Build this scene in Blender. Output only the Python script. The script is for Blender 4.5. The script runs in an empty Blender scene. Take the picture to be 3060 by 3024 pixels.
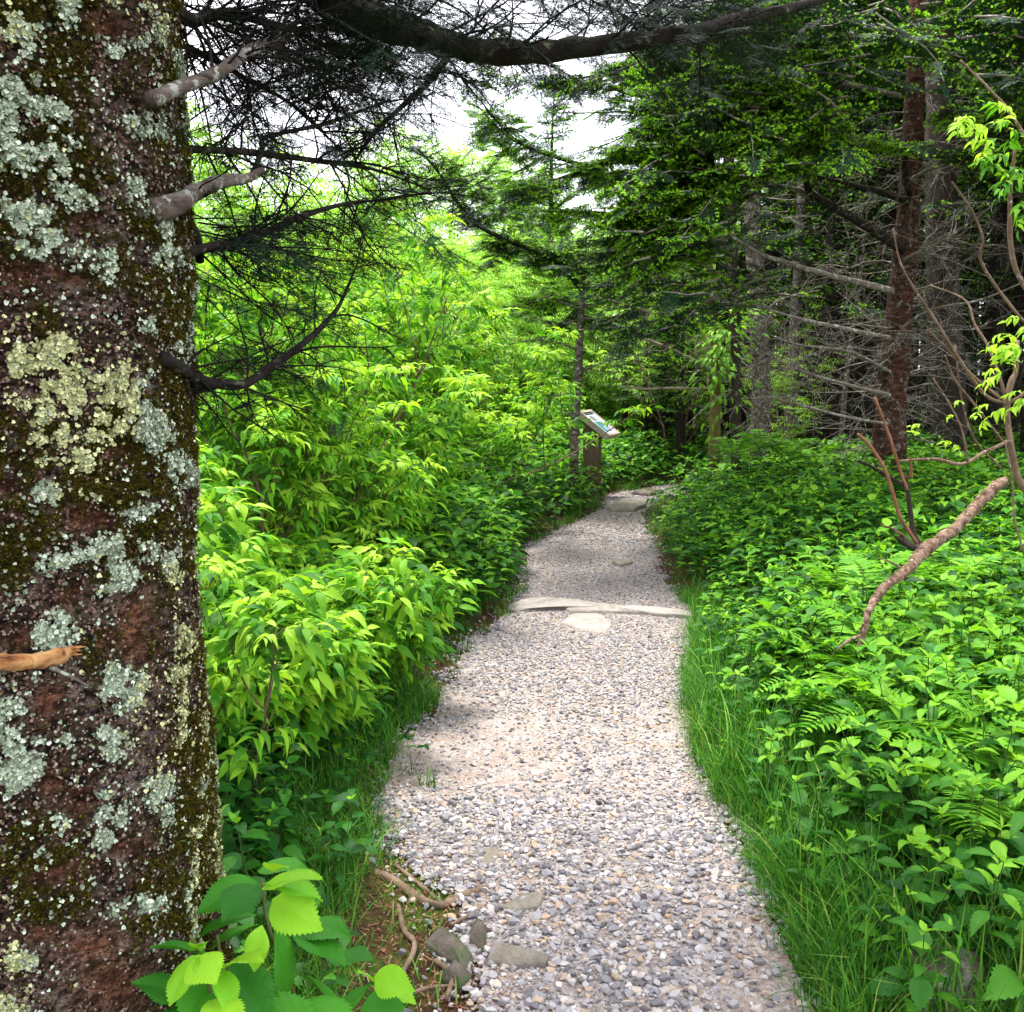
import bpy, math, random
import numpy as np
from mathutils import Vector, Matrix
R = math.radians
rng = np.random.default_rng(7)
random.seed(7)
scene = bpy.context.scene
col = scene.collection

# ------------------------------------------------------------------ camera
FPX, CX, CY, PITCH, CAMZ = 1005.0, 512.0, 506.0, R(7.54), 1.6
cam_d = bpy.data.cameras.new('camera'); cam = bpy.data.objects.new('camera', cam_d); col.objects.link(cam)
cam.location = (0, 0, CAMZ); cam.rotation_euler = (R(90) - PITCH, 0, 0)
cam_d.sensor_fit = 'HORIZONTAL'; cam_d.angle = 2 * math.atan(512 / FPX)
cam_d.clip_start = 0.05; cam_d.clip_end = 2000
scene.camera = cam
# ------------------------------------------------------------------ light
SUN_EL, SUN_AZ = R(74), R(-30)         # azimuth from +Y, clockwise positive
w = bpy.data.worlds.new('World'); scene.world = w; w.use_nodes = True
nt = w.node_tree; nt.nodes.clear()
out = nt.nodes.new('ShaderNodeOutputWorld'); bg = nt.nodes.new('ShaderNodeBackground')
sky = nt.nodes.new('ShaderNodeTexSky'); sky.sky_type = 'NISHITA'; sky.sun_disc = False
sky.sun_elevation = SUN_EL; sky.sun_rotation = SUN_AZ; sky.dust_density = 3.0; sky.air_density = 1.0
tc = nt.nodes.new('ShaderNodeTexCoord'); nz = nt.nodes.new('ShaderNodeTexNoise')
nz.inputs['Scale'].default_value = 2.2; nz.inputs['Detail'].default_value = 6
rp = nt.nodes.new('ShaderNodeValToRGB'); rp.color_ramp.elements[0].position = .3; rp.color_ramp.elements[0].color = (.62, .62, .62, 1)
rp.color_ramp.elements[1].position = .6
mx = nt.nodes.new('ShaderNodeMix'); mx.data_type = 'RGBA'
nt.links.new(tc.outputs['Generated'], nz.inputs['Vector']); nt.links.new(nz.outputs['Fac'], rp.inputs['Fac'])
nt.links.new(rp.outputs['Color'], mx.inputs['Factor']); nt.links.new(sky.outputs['Color'], mx.inputs['A'])
mx.inputs['B'].default_value = (7.6, 7.7, 8.2, 1)          # lit cloud deck
nt.links.new(mx.outputs['Result'], bg.inputs['Color']); bg.inputs['Strength'].default_value = 0.075
nt.links.new(bg.outputs['Background'], out.inputs['Surface'])
sd = bpy.data.lights.new('sun', 'SUN'); sd.energy = 1.5; sd.angle = R(14); sd.color = (1, .96, .88)
so = bpy.data.objects.new('sun', sd); col.objects.link(so)
sv = Vector((math.sin(SUN_AZ) * math.cos(SUN_EL), math.cos(SUN_AZ) * math.cos(SUN_EL), math.sin(SUN_EL)))
so.rotation_euler = (-sv).to_track_quat('-Z', 'Y').to_euler(); so.location = (-8, 6, 14)
scene.view_settings.view_transform = 'Standard'; scene.view_settings.look = 'None'
scene.view_settings.exposure = 2.6; scene.view_settings.gamma = 1
cy = scene.cycles
cy.max_bounces = 5; cy.diffuse_bounces = 3; cy.glossy_bounces = 1; cy.transmission_bounces = 3; cy.transparent_max_bounces = 4
cy.caustics_reflective = False; cy.caustics_refractive = False; cy.sample_clamp_indirect = 6
cy.use_denoising = True

# ------------------------------------------------------------------ helpers
def ray(px, py):
    u = (px - CX) / FPX; v = (CY - py) / FPX
    return np.array([u, math.cos(PITCH) + v * math.sin(PITCH), -math.sin(PITCH) + v * math.cos(PITCH)])
def P(px, py, d):
    r = ray(px, py); r = r * (d / r[1]); return np.array([r[0], r[1], r[2] + CAMZ])
def G(px, py, z=0.0):
    r = ray(px, py); k = (z - CAMZ) / r[2]; return np.array([r[0] * k, r[1] * k, z])
def project(V):
    q = V - np.array([0, 0, CAMZ]); f = q[:, 1] * math.cos(PITCH) - q[:, 2] * math.sin(PITCH)
    u = q[:, 0]; v = q[:, 1] * math.sin(PITCH) + q[:, 2] * math.cos(PITCH)
    f = np.where(np.abs(f) < 1e-4, 1e-4, f)
    return CX + FPX * u / f, CY - FPX * v / f, f
def _h(ix, iy, iz):
    n = (ix * 374761393 + iy * 668265263 + iz * 2147483647 + 1013904223) & 0xffffffff
    n = ((n ^ (n >> 13)) * 1274126177) & 0xffffffff
    return ((n ^ (n >> 16)) & 0xffff) / 65535.0
def vnoise(p, s=1.0):
    p = np.asarray(p, float) * s + 1000.0
    i = np.floor(p).astype(np.int64); f = p - i; f = f * f * (3 - 2 * f); r = 0
    for a in (0, 1):
        for b in (0, 1):
            for c in (0, 1):
                wgt = (f[:, 0] if a else 1 - f[:, 0]) * (f[:, 1] if b else 1 - f[:, 1]) * (f[:, 2] if c else 1 - f[:, 2])
                r = r + wgt * _h(i[:, 0] + a, i[:, 1] + b, i[:, 2] + c)
    return r
def fbm(p, s=1.0, o=4):
    r = 0; a = 1; t = 0
    for k in range(o):
        r = r + a * vnoise(p, s * 2 ** k + k * .13); t += a; a *= .5
    return r / t
class Acc:
    """collects triangles, builds ONE mesh object"""
    def __init__(s): s.V = []; s.F = []; s.M = []; s.n = 0
    def add(s, V, F, m=0):
        V = np.asarray(V, float); F = np.asarray(F, np.int64)
        if len(V) == 0: return
        s.V.append(V); s.F.append(F + s.n)
        s.M.append(np.full(len(F), m, np.int32) if np.isscalar(m) else np.asarray(m, np.int32)); s.n += len(V)
    def get(s): return (np.concatenate(s.V), np.concatenate(s.F), np.concatenate(s.M))
    def scatter(s, proto, Rm, T, S):
        """proto (V,F,M) placed K times: Rm Kx3x3, T Kx3, S K"""
        V, F, M = proto; Rm = np.asarray(Rm); T = np.asarray(T); K = len(T)
        if K == 0: return
        W = np.einsum('kij,nj->kni', Rm * np.asarray(S)[:, None, None], V) + T[:, None, :]
        FF = (F[None] + (np.arange(K) * len(V))[:, None, None]).reshape(-1, 3)
        s.add(W.reshape(-1, 3), FF, np.tile(M, K))
    def mesh(s, name, mats, smooth=True):
        V, F, M = s.get()
        me = bpy.data.meshes.new(name); me.vertices.add(len(V)); me.vertices.foreach_set('co', V.astype(np.float32).ravel())
        me.loops.add(len(F) * 3); me.loops.foreach_set('vertex_index', F.astype(np.int32).ravel())
        me.polygons.add(len(F)); me.polygons.foreach_set('loop_start', np.arange(0, len(F) * 3, 3, dtype=np.int32))
        me.polygons.foreach_set('material_index', M)
        me.polygons.foreach_set('use_smooth', np.full(len(F), smooth, bool))
        for m in mats: me.materials.append(m)
        me.update(calc_edges=True); return me
    def build(s, name, mats, parent=None, smooth=True, origin=None):
        if origin is not None:
            s.V = [v - np.asarray(origin) for v in s.V]
        o = bpy.data.objects.new(name, s.mesh(name, mats, smooth)); col.objects.link(o)
        if parent is not None: o.parent = parent
        elif origin is not None: o.location = origin
        return o
def tag(o, label=None, cat=None, group=None, kind=None):
    if label: o['label'] = label
    if cat: o['category'] = cat
    if group: o['group'] = group
    if kind: o['kind'] = kind
    return o
def empty(name, loc, rz=0):
    o = bpy.data.objects.new(name, None); col.objects.link(o); o.location = tuple(loc); o.rotation_euler = (0, 0, rz)
    o.empty_display_size = .1; return o
def copy_tree(o, parent=None):
    c = o.copy(); col.objects.link(c); c.parent = parent
    for ch in list(o.children): copy_tree(ch, c)
    return c
def norm(v): return v / (np.linalg.norm(v) + 1e-9)
def catmull(P_, n):
    P_ = np.asarray(P_, float)
    if len(P_) < 3:
        t = np.linspace(0, 1, n)[:, None]; return P_[0] * (1 - t) + P_[-1] * t
    Q = np.vstack([2 * P_[0] - P_[1], P_, 2 * P_[-1] - P_[-2]])
    t = np.linspace(0, len(P_) - 1 - 1e-6, n); i = t.astype(int); f = (t - i)[:, None]
    a, b, c, d = Q[i], Q[i + 1], Q[i + 2], Q[i + 3]
    return .5 * (2 * b + (c - a) * f + (2 * a - 5 * b + 4 * c - d) * f ** 2 + (3 * b - a - 3 * c + d) * f ** 3)
def tube(acc, pts, rad, sides=5, m=0, bump=0.0, cap=True):
    pts = np.asarray(pts, float); n = len(pts)
    rad = np.interp(np.linspace(0, 1, n), np.linspace(0, 1, len(rad)), rad) if not np.isscalar(rad) else np.full(n, rad)
    T = np.gradient(pts, axis=0); T /= (np.linalg.norm(T, axis=1, keepdims=True) + 1e-9)
    ref = np.array([0, 0, 1.0]) if abs(T[:, 2]).max() < .9 else np.array([.9, .1, .05])
    A = np.cross(T, ref); A /= (np.linalg.norm(A, axis=1, keepdims=True) + 1e-9); B = np.cross(A, T)
    th = np.linspace(0, 2 * math.pi, sides, endpoint=False)
    c, s_ = np.cos(th), np.sin(th)
    V = pts[:, None] + rad[:, None, None] * (A[:, None] * c[None, :, None] + B[:, None] * s_[None, :, None])
    V = V.reshape(-1, 3)
    if bump:
        k = (vnoise(V, 1.2 / max(rad.mean(), .004)) - .5) * 2 * bump
        V = V + (V - np.repeat(pts, sides, 0)) * k[:, None]
    i = np.arange(n - 1)[:, None] * sides; j = np.arange(sides)[None]; j2 = (j + 1) % sides
    F = np.concatenate([np.stack([i + j, i + j2, i + sides + j2], -1).reshape(-1, 3), np.stack([i + j, i + sides + j2, i + sides + j], -1).reshape(-1, 3)])
    if cap:
        V = np.vstack([V, pts[:1], pts[-1:]]); a, b = n * sides, n * sides + 1
        jj = np.arange(sides)
        F = np.vstack([F, np.stack([np.full(sides, a), (jj + 1) % sides, jj], -1), np.stack([np.full(sides, b), (n - 1) * sides + jj, (n - 1) * sides + (jj + 1) % sides], -1)])
    acc.add(V, F, m)
def rotz(a):
    c, s_ = np.cos(a), np.sin(a); z = np.zeros_like(a); o = np.ones_like(a)
    return np.stack([np.stack([c, -s_, z], -1), np.stack([s_, c, z], -1), np.stack([z, z, o], -1)], -2)
def rotx(a):
    c, s_ = np.cos(a), np.sin(a); z = np.zeros_like(a); o = np.ones_like(a)
    return np.stack([np.stack([o, z, z], -1), np.stack([z, c, -s_], -1), np.stack([z, s_, c], -1)], -2)
def roty(a):
    c, s_ = np.cos(a), np.sin(a); z = np.zeros_like(a); o = np.ones_like(a)
    return np.stack([np.stack([c, z, s_], -1), np.stack([z, o, z], -1), np.stack([-s_, z, c], -1)], -2)
def frames(D, roll=None):
    """rotation with +Y along D, +Z as near to up as possible"""
    D = D / (np.linalg.norm(D, axis=1, keepdims=True) + 1e-9)
    X = np.cross(D, np.array([0, 0, 1.0])); X /= (np.linalg.norm(X, axis=1, keepdims=True) + 1e-6); Z = np.cross(X, D)
    M = np.stack([X, D, Z], -1)
    if roll is not None: M = M @ roty(roll)
    return M

# ------------------------------------------------------------------ materials
def newmat(name):
    m = bpy.data.materials.new(name); m.use_nodes = True; nt = m.node_tree; nt.nodes.clear()
    o = nt.nodes.new('ShaderNodeOutputMaterial'); p = nt.nodes.new('ShaderNodeBsdfPrincipled')
    nt.links.new(p.outputs[0], o.inputs[0]); return m, nt, p, o
def ramp(nt, fac, stops, interp='LINEAR'):
    r = nt.nodes.new('ShaderNodeValToRGB'); r.color_ramp.interpolation = interp; e = r.color_ramp.elements
    while len(e) < len(stops): e.new(.5)
    for k, (p, c) in enumerate(stops): e[k].position = p; e[k].color = (*c, 1) if len(c) == 3 else c
    nt.links.new(fac, r.inputs['Fac']); return r.outputs['Color']
def noise(nt, scale, detail=4, rough=.6, vec=None, dist=0):
    n = nt.nodes.new('ShaderNodeTexNoise'); n.inputs['Scale'].default_value = scale; n.inputs['Detail'].default_value = detail
    n.inputs['Roughness'].default_value = rough; n.inputs['Distortion'].default_value = dist
    if vec is None:
        g = nt.nodes.new('ShaderNodeTexCoord'); vec = g.outputs['Object']
    nt.links.new(vec, n.inputs['Vector']); return n.outputs['Fac']
def mixc(nt, f, a, b, mode='MIX'):
    m = nt.nodes.new('ShaderNodeMix'); m.data_type = 'RGBA'; m.blend_type = mode
    for sck, v in (('Factor', f), ('A', a), ('B', b)):
        s_ = m.inputs[sck] if sck == 'Factor' else [i for i in m.inputs if i.name == sck and i.type == 'RGBA'][0]
        if hasattr(v, 'node'): nt.links.new(v, s_)
        else: s_.default_value = v if sck == 'Factor' else ((*v, 1) if len(v) == 3 else v)
    return [o for o in m.outputs if o.type == 'RGBA'][0]
def bump(nt, p, h, strength=.5, dist=.01):
    b = nt.nodes.new('ShaderNodeBump'); b.inputs['Strength'].default_value = strength; b.inputs['Distance'].default_value = dist
    nt.links.new(h, b.inputs['Height']); nt.links.new(b.outputs[0], p.inputs['Normal'])
def leafmat(name, stops, trans=.4, tcol=(1.25, 1.2, .6), rough=.55, spec=.22, bscale=60):
    m, nt, p, o = newmat(name)
    g = nt.nodes.new('ShaderNodeNewGeometry')
    c = ramp(nt, g.outputs['Random Per Island'], stops)
    p.inputs['Roughness'].default_value = rough; p.inputs['Specular IOR Level'].default_value = spec
    nt.links.new(c, p.inputs['Base Color'])
    if bscale: bump(nt, p, noise(nt, bscale, 3), .35, .004)
    if trans:
        t = nt.nodes.new('ShaderNodeBsdfTranslucent'); tc_ = mixc(nt, 1.0, c, tcol, 'MULTIPLY'); nt.links.new(tc_, t.inputs['Color'])
        mx_ = nt.nodes.new('ShaderNodeMixShader'); mx_.inputs[0].default_value = trans
        nt.links.new(p.outputs[0], mx_.inputs[1]); nt.links.new(t.outputs[0], mx_.inputs[2]); nt.links.new(mx_.outputs[0], o.inputs[0])
    return m
def barkmat(name, stops, scale=12, spots=None, sscale=30, stretch=(1, 1, .5), bs=.6, bd=.01, thr=(.6, .66)):
    m, nt, p, o = newmat(name)
    tcn = nt.nodes.new('ShaderNodeTexCoord'); mp = nt.nodes.new('ShaderNodeMapping'); mp.inputs['Scale'].default_value = stretch
    nt.links.new(tcn.outputs['Object'], mp.inputs['Vector'])
    n1 = noise(nt, scale, 8, .7, mp.outputs[0], .6); c = ramp(nt, n1, stops)
    if spots:
        n2 = noise(nt, sscale, 5, .7, tcn.outputs['Object']); f = ramp(nt, n2, [(thr[0], (0, 0, 0)), (thr[1], (1, 1, 1))])
        c = mixc(nt, f, c, spots)
    nt.links.new(c, p.inputs['Base Color']); p.inputs['Roughness'].default_value = .9; p.inputs['Specular IOR Level'].default_value = .15
    bump(nt, p, noise(nt, scale * 3, 6, .75, mp.outputs[0]), bs, bd); return m
MT = {}
MT['herb'] = leafmat('herb_leaf', [(0, (.008, .05, .006)), (.35, (.022, .12, .010)), (.7, (.07, .24, .014)), (1, (.20, .44, .022))])
MT['herb_young'] = leafmat('herb_young_leaf', [(0, (.09, .30, .018)), (1, (.24, .48, .03))])
MT['herb_shaded'] = leafmat('shaded_herb_leaf', [(0, (.010, .07, .008)), (.6, (.02, .12, .01)), (1, (.045, .2, .012))], .3)  # herb leaf darkened: shade of the lower left bank put into the colour
MT['elder'] = leafmat('elder_leaf', [(0, (.025, .12, .01)), (.35, (.075, .26, .015)), (.7, (.17, .42, .02)), (1, (.30, .56, .03))], .45)
MT['elder_young'] = leafmat('elder_young_leaf', [(0, (.26, .50, .03)), (1, (.42, .66, .06))], .45)
MT['ash'] = leafmat('ash_leaf', [(0, (.12, .31, .03)), (.5, (.27, .52, .06)), (1, (.44, .68, .11))], .45, bscale=0)
MT['fern'] = leafmat('fern_leaf', [(0, (.07, .24, .015)), (.6, (.14, .37, .02)), (1, (.22, .47, .03))], .4)
MT['grass'] = leafmat('grass_blade', [(0, (.015, .085, .008)), (.5, (.04, .18, .012)), (.85, (.11, .3, .02)), (1, (.25, .34, .08))], .3, bscale=0)
MT['needle'] = leafmat('fir_needle', [(0, (.0015, .010, .005)), (.6, (.004, .030, .011)), (1, (.013, .070, .016))], .15, bscale=0)
MT['needle_dark'] = leafmat('dark_fir_needle', [(0, (.002, .010, .005)), (1, (.007, .03, .010))], .1, bscale=0)  # near-black tone paints the backlit silhouette into the needles
MT['needle_far'] = leafmat('far_fir_needle', [(0, (.02, .10, .03)), (1, (.05, .18, .05))], .15, bscale=0)
MT['tip'] = leafmat('fir_new_growth', [(0, (.18, .46, .02)), (1, (.38, .66, .04))], .3, bscale=0)
MT['stem'] = barkmat('green_stem', [(.3, (.06, .12, .02)), (.7, (.12, .09, .04))], 20)
MT['herbstem'] = barkmat('herb_stem', [(.3, (.03, .09, .015)), (.7, (.07, .1, .03))], 20)
MT['elderbark'] = barkmat('elder_bark', [(.3, (.06, .035, .02)), (.5, (.14, .09, .06)), (.75, (.26, .19, .14))], 14, (.34, .32, .27), 40)
MT['twig'] = barkmat('dead_twig', [(.3, (.07, .055, .045)), (.6, (.19, .16, .135)), (.8, (.30, .28, .25))], 10, (.38, .42, .36), 22, thr=(.55, .62))
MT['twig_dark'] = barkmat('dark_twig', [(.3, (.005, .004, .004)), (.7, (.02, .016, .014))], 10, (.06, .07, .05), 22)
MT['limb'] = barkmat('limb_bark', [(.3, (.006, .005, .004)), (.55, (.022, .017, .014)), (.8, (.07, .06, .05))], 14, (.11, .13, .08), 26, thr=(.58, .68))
MT['firbark'] = barkmat('fir_bark', [(.34, (.012, .006, .004)), (.46, (.055, .024, .016)), (.6, (.12, .05, .032)), (.74, (.22, .15, .12))], 11, (.26, .28, .22), 24, (1, 1, 3.0), 1.0, .03, (.56, .66))
MT['greybark'] = barkmat('grey_bark', [(.34, (.025, .018, .014)), (.52, (.12, .09, .075)), (.72, (.28, .26, .23))], 12, (.36, .38, .32), 30, (1, 1, 2.0), .8, .012, (.55, .62))
MT['palelimb'] = barkmat('pale_dead_limb', [(.3, (.10, .07, .055)), (.55, (.30, .24, .2)), (.75, (.42, .38, .33))], 12, (.42, .45, .38), 24)
MT['forestbark'] = barkmat('shaded_forest_bark', [(.3, (.006, .005, .004)), (.55, (.022, .017, .013)), (.75, (.05, .042, .034))], 10, (.07, .075, .06), 24, (1, 1, 2))  # darker bark copy, gloom of the deep wood painted into its colour
MT['deadfine'] = barkmat('shaded_forest_twig', [(.3, (.015, .012, .010)), (.7, (.05, .042, .035))], 10, (.13, .15, .12), 22)  # dead twig colour lowered to include the deep wood's shade
MT['mossbark'] = barkmat('mossy_bark', [(.3, (.05, .04, .015)), (.5, (.14, .12, .03)), (.7, (.26, .2, .09))], 12, (.12, .16, .02), 20)
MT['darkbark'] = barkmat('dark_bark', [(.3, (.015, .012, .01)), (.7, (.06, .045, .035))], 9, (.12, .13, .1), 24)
MT['brokenbark'] = barkmat('flaky_bark', [(.35, (.03, .016, .010)), (.48, (.13, .075, .048)), (.6, (.30, .21, .15)), (.75, (.08, .045, .03))], 34, (.36, .33, .27), 50, (1, 1, 1), 1.0, .01, (.6, .66))
MT['rawwood'] = barkmat('raw_wood', [(.36, (.09, .03, .012)), (.44, (.30, .13, .045)), (.56, (.46, .26, .11)), (.7, (.56, .40, .2))], 26, None, 1, (.35, 1, 1.6), .6, .006)
MT['rustwood'] = barkmat('brown_stick', [(.3, (.13, .05, .03)), (.7, (.3, .14, .09))], 14)
MT['root'] = barkmat('root_bark', [(.3, (.08, .045, .03)), (.7, (.27, .19, .14))], 22)

def gravelmat():
    m, nt, p, o = newmat('gravel_stone'); g = nt.nodes.new('ShaderNodeNewGeometry')
    c = ramp(nt, g.outputs['Random Per Island'], [(0, (.10, .092, .10)), (.2, (.19, .18, .195)), (.5, (.31, .29, .305)), (.78, (.40, .375, .37)), (.85, (.36, .25, .16)), (.92, (.43, .35, .28)), (1, (.55, .52, .51))])
    n = noise(nt, 90, 5, .7); c2 = mixc(nt, .5, c, ramp(nt, n, [(.3, (.55, .53, .53)), (.7, (1, 1, 1))]), 'MULTIPLY')
    nt.links.new(c2, p.inputs['Base Color']); p.inputs['Roughness'].default_value = .8; bump(nt, p, noise(nt, 160, 4), .5, .003); return m
MT['gravel'] = gravelmat()
def rockmat(name, a, b, c_, sp=None):
    m, nt, p, o = newmat(name); n = noise(nt, 7, 8, .7, None, .8); c = ramp(nt, n, [(.3, a), (.5, b), (.72, c_)])
    c = mixc(nt, .6, c, ramp(nt, noise(nt, 70, 5, .8), [(.3, (.5, .5, .5)), (.65, (1, 1, 1))]), 'MULTIPLY')
    if sp: c = mixc(nt, ramp(nt, noise(nt, 16, 6, .7), [(.52, (0, 0, 0)), (.6, (1, 1, 1))]), c, sp)
    nt.links.new(c, p.inputs['Base Color']); p.inputs['Roughness'].default_value = .85; bump(nt, p, noise(nt, 30, 8, .75), .8, .02); return m
MT['rock'] = rockmat('tan_rock', (.13, .11, .09), (.23, .20, .16), (.33, .30, .25))
MT['rock_pale'] = rockmat('pale_ledge_rock', (.22, .19, .165), (.34, .30, .27), (.46, .42, .39))
MT['rock_mossy'] = rockmat('mossy_rock', (.05, .036, .03), (.12, .09, .075), (.22, .19, .16), (.05, .08, .02))
MT['rock_lichen'] = rockmat('lichen_rock', (.05, .03, .022), (.14, .10, .08), (.26, .24, .2), (.24, .26, .2))
def groundmat():
    m, nt, p, o = newmat('forest_soil'); n = noise(nt, 6, 8, .75)
    c = ramp(nt, n, [(.3, (.02, .013, .008)), (.5, (.075, .038, .02)), (.65, (.15, .085, .045)), (.8, (.26, .17, .10))])
    mo = ramp(nt, noise(nt, 2.2, 7, .75), [(.47, (0, 0, 0)), (.56, (1, 1, 1))])
    mc = ramp(nt, noise(nt, 60, 4, .7), [(.35, (.02, .045, .006)), (.6, (.08, .13, .015)), (.75, (.17, .2, .03))])
    c = mixc(nt, mo, c, mc)
    nt.links.new(c, p.inputs['Base Color']); p.inputs['Roughness'].default_value = .95; p.inputs['Specular IOR Level'].default_value = .1
    bump(nt, p, noise(nt, 80, 8, .8), .9, .02); return m
MT['ground'] = groundmat()
def pathmat():
    m, nt, p, o = newmat('path_dirt'); c = ramp(nt, noise(nt, 3.5, 9, .75), [(.3, (.10, .06, .04)), (.5, (.22, .155, .12)), (.7, (.34, .265, .22))])
    v = nt.nodes.new('ShaderNodeTexVoronoi'); v.inputs['Scale'].default_value = 95; g = nt.nodes.new('ShaderNodeTexCoord'); nt.links.new(g.outputs['Object'], v.inputs['Vector'])
    gr = ramp(nt, v.outputs['Color'], [(.0, (.12, .105, .1)), (1, (.44, .40, .39))])
    c = mixc(nt, ramp(nt, noise(nt, 9, 6, .7), [(.4, (.25, .25, .25)), (.6, (.85, .85, .85))]), c, gr)
    nt.links.new(c, p.inputs['Base Color']); p.inputs['Roughness'].default_value = .9; bump(nt, p, v.outputs['Distance'], .8, .008); return m
MT['path'] = pathmat()

# ------------------------------------------------------------------ terrain and path
LE = [(300, 1700), (440, 1080), (472, 1012), (470, 960), (455, 900), (398, 850), (378, 810), (392, 760), (440, 700), (478, 640), (512, 612), (530, 585), (524, 552), (560, 532), (602, 510), (608, 495), (652, 487.5), (700, 483), (800, 478)]
RE = [(1100, 1700), (850, 1080), (818, 1012), (782, 927), (742, 830), (714, 795), (690, 742), (686, 689), (692, 640), (694, 612), (662, 583), (655, 551), (646, 530), (643, 509), (664, 496), (720, 488), (800, 483)]
LW = np.array([G(*p)[:2] for p in LE]); RW = np.array([G(*p)[:2] for p in RE])
PATH = np.vstack([LW, RW[::-1]])
def in_poly(x, y, poly):
    r = np.zeros(len(x), bool); n = len(poly)
    for i in range(n):
        (x1, y1), (x2, y2) = poly[i], poly[(i + 1) % n]
        c = ((y1 > y) != (y2 > y)) & (x < (x2 - x1) * (y - y1) / ((y2 - y1) + 1e-12) + x1); r ^= c
    return r
def d_line(x, y, L):
    best = np.full(len(x), 1e9)
    for i in range(len(L) - 1):
        a, b = L[i], L[i + 1]; ab = b - a; t = np.clip(((x - a[0]) * ab[0] + (y - a[1]) * ab[1]) / (ab @ ab), 0, 1)
        best = np.minimum(best, np.hypot(x - a[0] - t * ab[0], y - a[1] - t * ab[1]))
    return best
def path_d(x, y):
    """signed distance to the path: negative on it; second value: nearer to the right edge"""
    dl, dr = d_line(x, y, LW), d_line(x, y, RW); d = np.minimum(dl, dr)
    return np.where(in_poly(x, y, PATH), -d, d), dr < dl
def sstep(a, b, x): t = np.clip((x - a) / (b - a), 0, 1); return t * t * (3 - 2 * t)
def height(x, y):
    x = np.atleast_1d(np.asarray(x, float)); y = np.atleast_1d(np.asarray(y, float))
    d, right = path_d(x, y); p = np.stack([x, y, x * 0], 1)
    rise = np.where(right, .34 * sstep(.1, 2.6, d), .16 * sstep(.5, 3.0, d))
    off = (vnoise(p, .9) - .5) * .14 * sstep(.2, 1.5, d) + (vnoise(p, 4) - .5) * .03 * sstep(0, .4, d)
    on = (vnoise(p, 1.6) - .5) * .03
    return rise + off + on
def axis(lo, hi, step, far, k=1.25):
    a = list(np.arange(lo, hi + step / 2, step)); s_ = step
    while a[-1] < far: s_ *= k; a.append(a[-1] + s_)
    s_ = step; b = []
    c = a[0]
    while c > -far: s_ *= k; c -= s_; b.append(c)
    return np.array(b[::-1] + a)
xs, ys = axis(-4, 5, .07, 400), axis(-1, 16, .07, 400)
X, Y = np.meshgrid(xs, ys); x, y = X.ravel(), Y.ravel(); z = height(x, y)
nx, ny = len(xs), len(ys)
i = (np.arange(ny - 1)[:, None] * nx + np.arange(nx - 1)[None]).ravel()
F = np.concatenate([np.stack([i, i + 1, i + nx + 1], -1), np.stack([i, i + nx + 1, i + nx], -1)])
a = Acc(); a.add(np.stack([x, y, z], 1), F); g = a.build('ground', [MT['ground']]); tag(g, kind='structure')
# path sheet (4-6 mm above the soil)
d, _ = path_d(x, y); keep = d < .04 + .10 * (vnoise(np.stack([x, y, x * 0], 1), 7) - .5)
fk = keep[F].all(1) & (y[F].max(1) > -2); used = np.unique(F[fk]); remap = -np.ones(len(x), int); remap[used] = np.arange(len(used))
a = Acc(); a.add(np.stack([x, y, z + .006], 1)[used], remap[F[fk]]); o = a.build('path', [MT['path']]); tag(o, kind='structure')

# ------------------------------------------------------------------ gravel (stuff)
def ico(sub):
    t = (1 + 5 ** .5) / 2
    V = [(-1, t, 0), (1, t, 0), (-1, -t, 0), (1, -t, 0), (0, -1, t), (0, 1, t), (0, -1, -t), (0, 1, -t), (t, 0, -1), (t, 0, 1), (-t, 0, -1), (-t, 0, 1)]
    F = [(0, 11, 5), (0, 5, 1), (0, 1, 7), (0, 7, 10), (0, 10, 11), (1, 5, 9), (5, 11, 4), (11, 10, 2), (10, 7, 6), (7, 1, 8), (3, 9, 4), (3, 4, 2), (3, 2, 6), (3, 6, 8), (3, 8, 9), (4, 9, 5), (2, 4, 11), (6, 2, 10), (8, 6, 7), (9, 8, 1)]
    V = [np.array(v) / np.linalg.norm(v) for v in V]
    for _ in range(sub):
        c = {}; NF = []
        def mid(a_, b_):
            k = (min(a_, b_), max(a_, b_))
            if k not in c: m = V[a_] + V[b_]; V.append(m / np.linalg.norm(m)); c[k] = len(V) - 1
            return c[k]
        for a_, b_, d_ in F:
            e, f, g_ = mid(a_, b_), mid(b_, d_), mid(d_, a_); NF += [(a_, e, g_), (b_, f, e), (d_, g_, f), (e, f, g_)]
        F = NF
    return np.array(V), np.array(F)
def pebble(sub, seed):
    V, F = ico(sub); r = np.random.default_rng(seed); V = V * (1 + .12 * r.standard_normal(len(V)))[:, None] if sub < 2 else V.copy()
    for _ in range(12):
        n = norm(r.standard_normal(3)); k = r.uniform(.42, .78); dd = V @ n; V = V - np.maximum(dd - k, 0)[:, None] * n
    V = V * r.uniform([.8, .55, .42], [1.25, .95, .8]); return V, F, np.zeros(len(F), int)
near_p = [pebble(2, s) for s in range(8)]; mid_p = [pebble(1, 20 + s) for s in range(8)]; far_p = [pebble(0, 40 + s) for s in range(6)]
acc = Acc()
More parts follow.
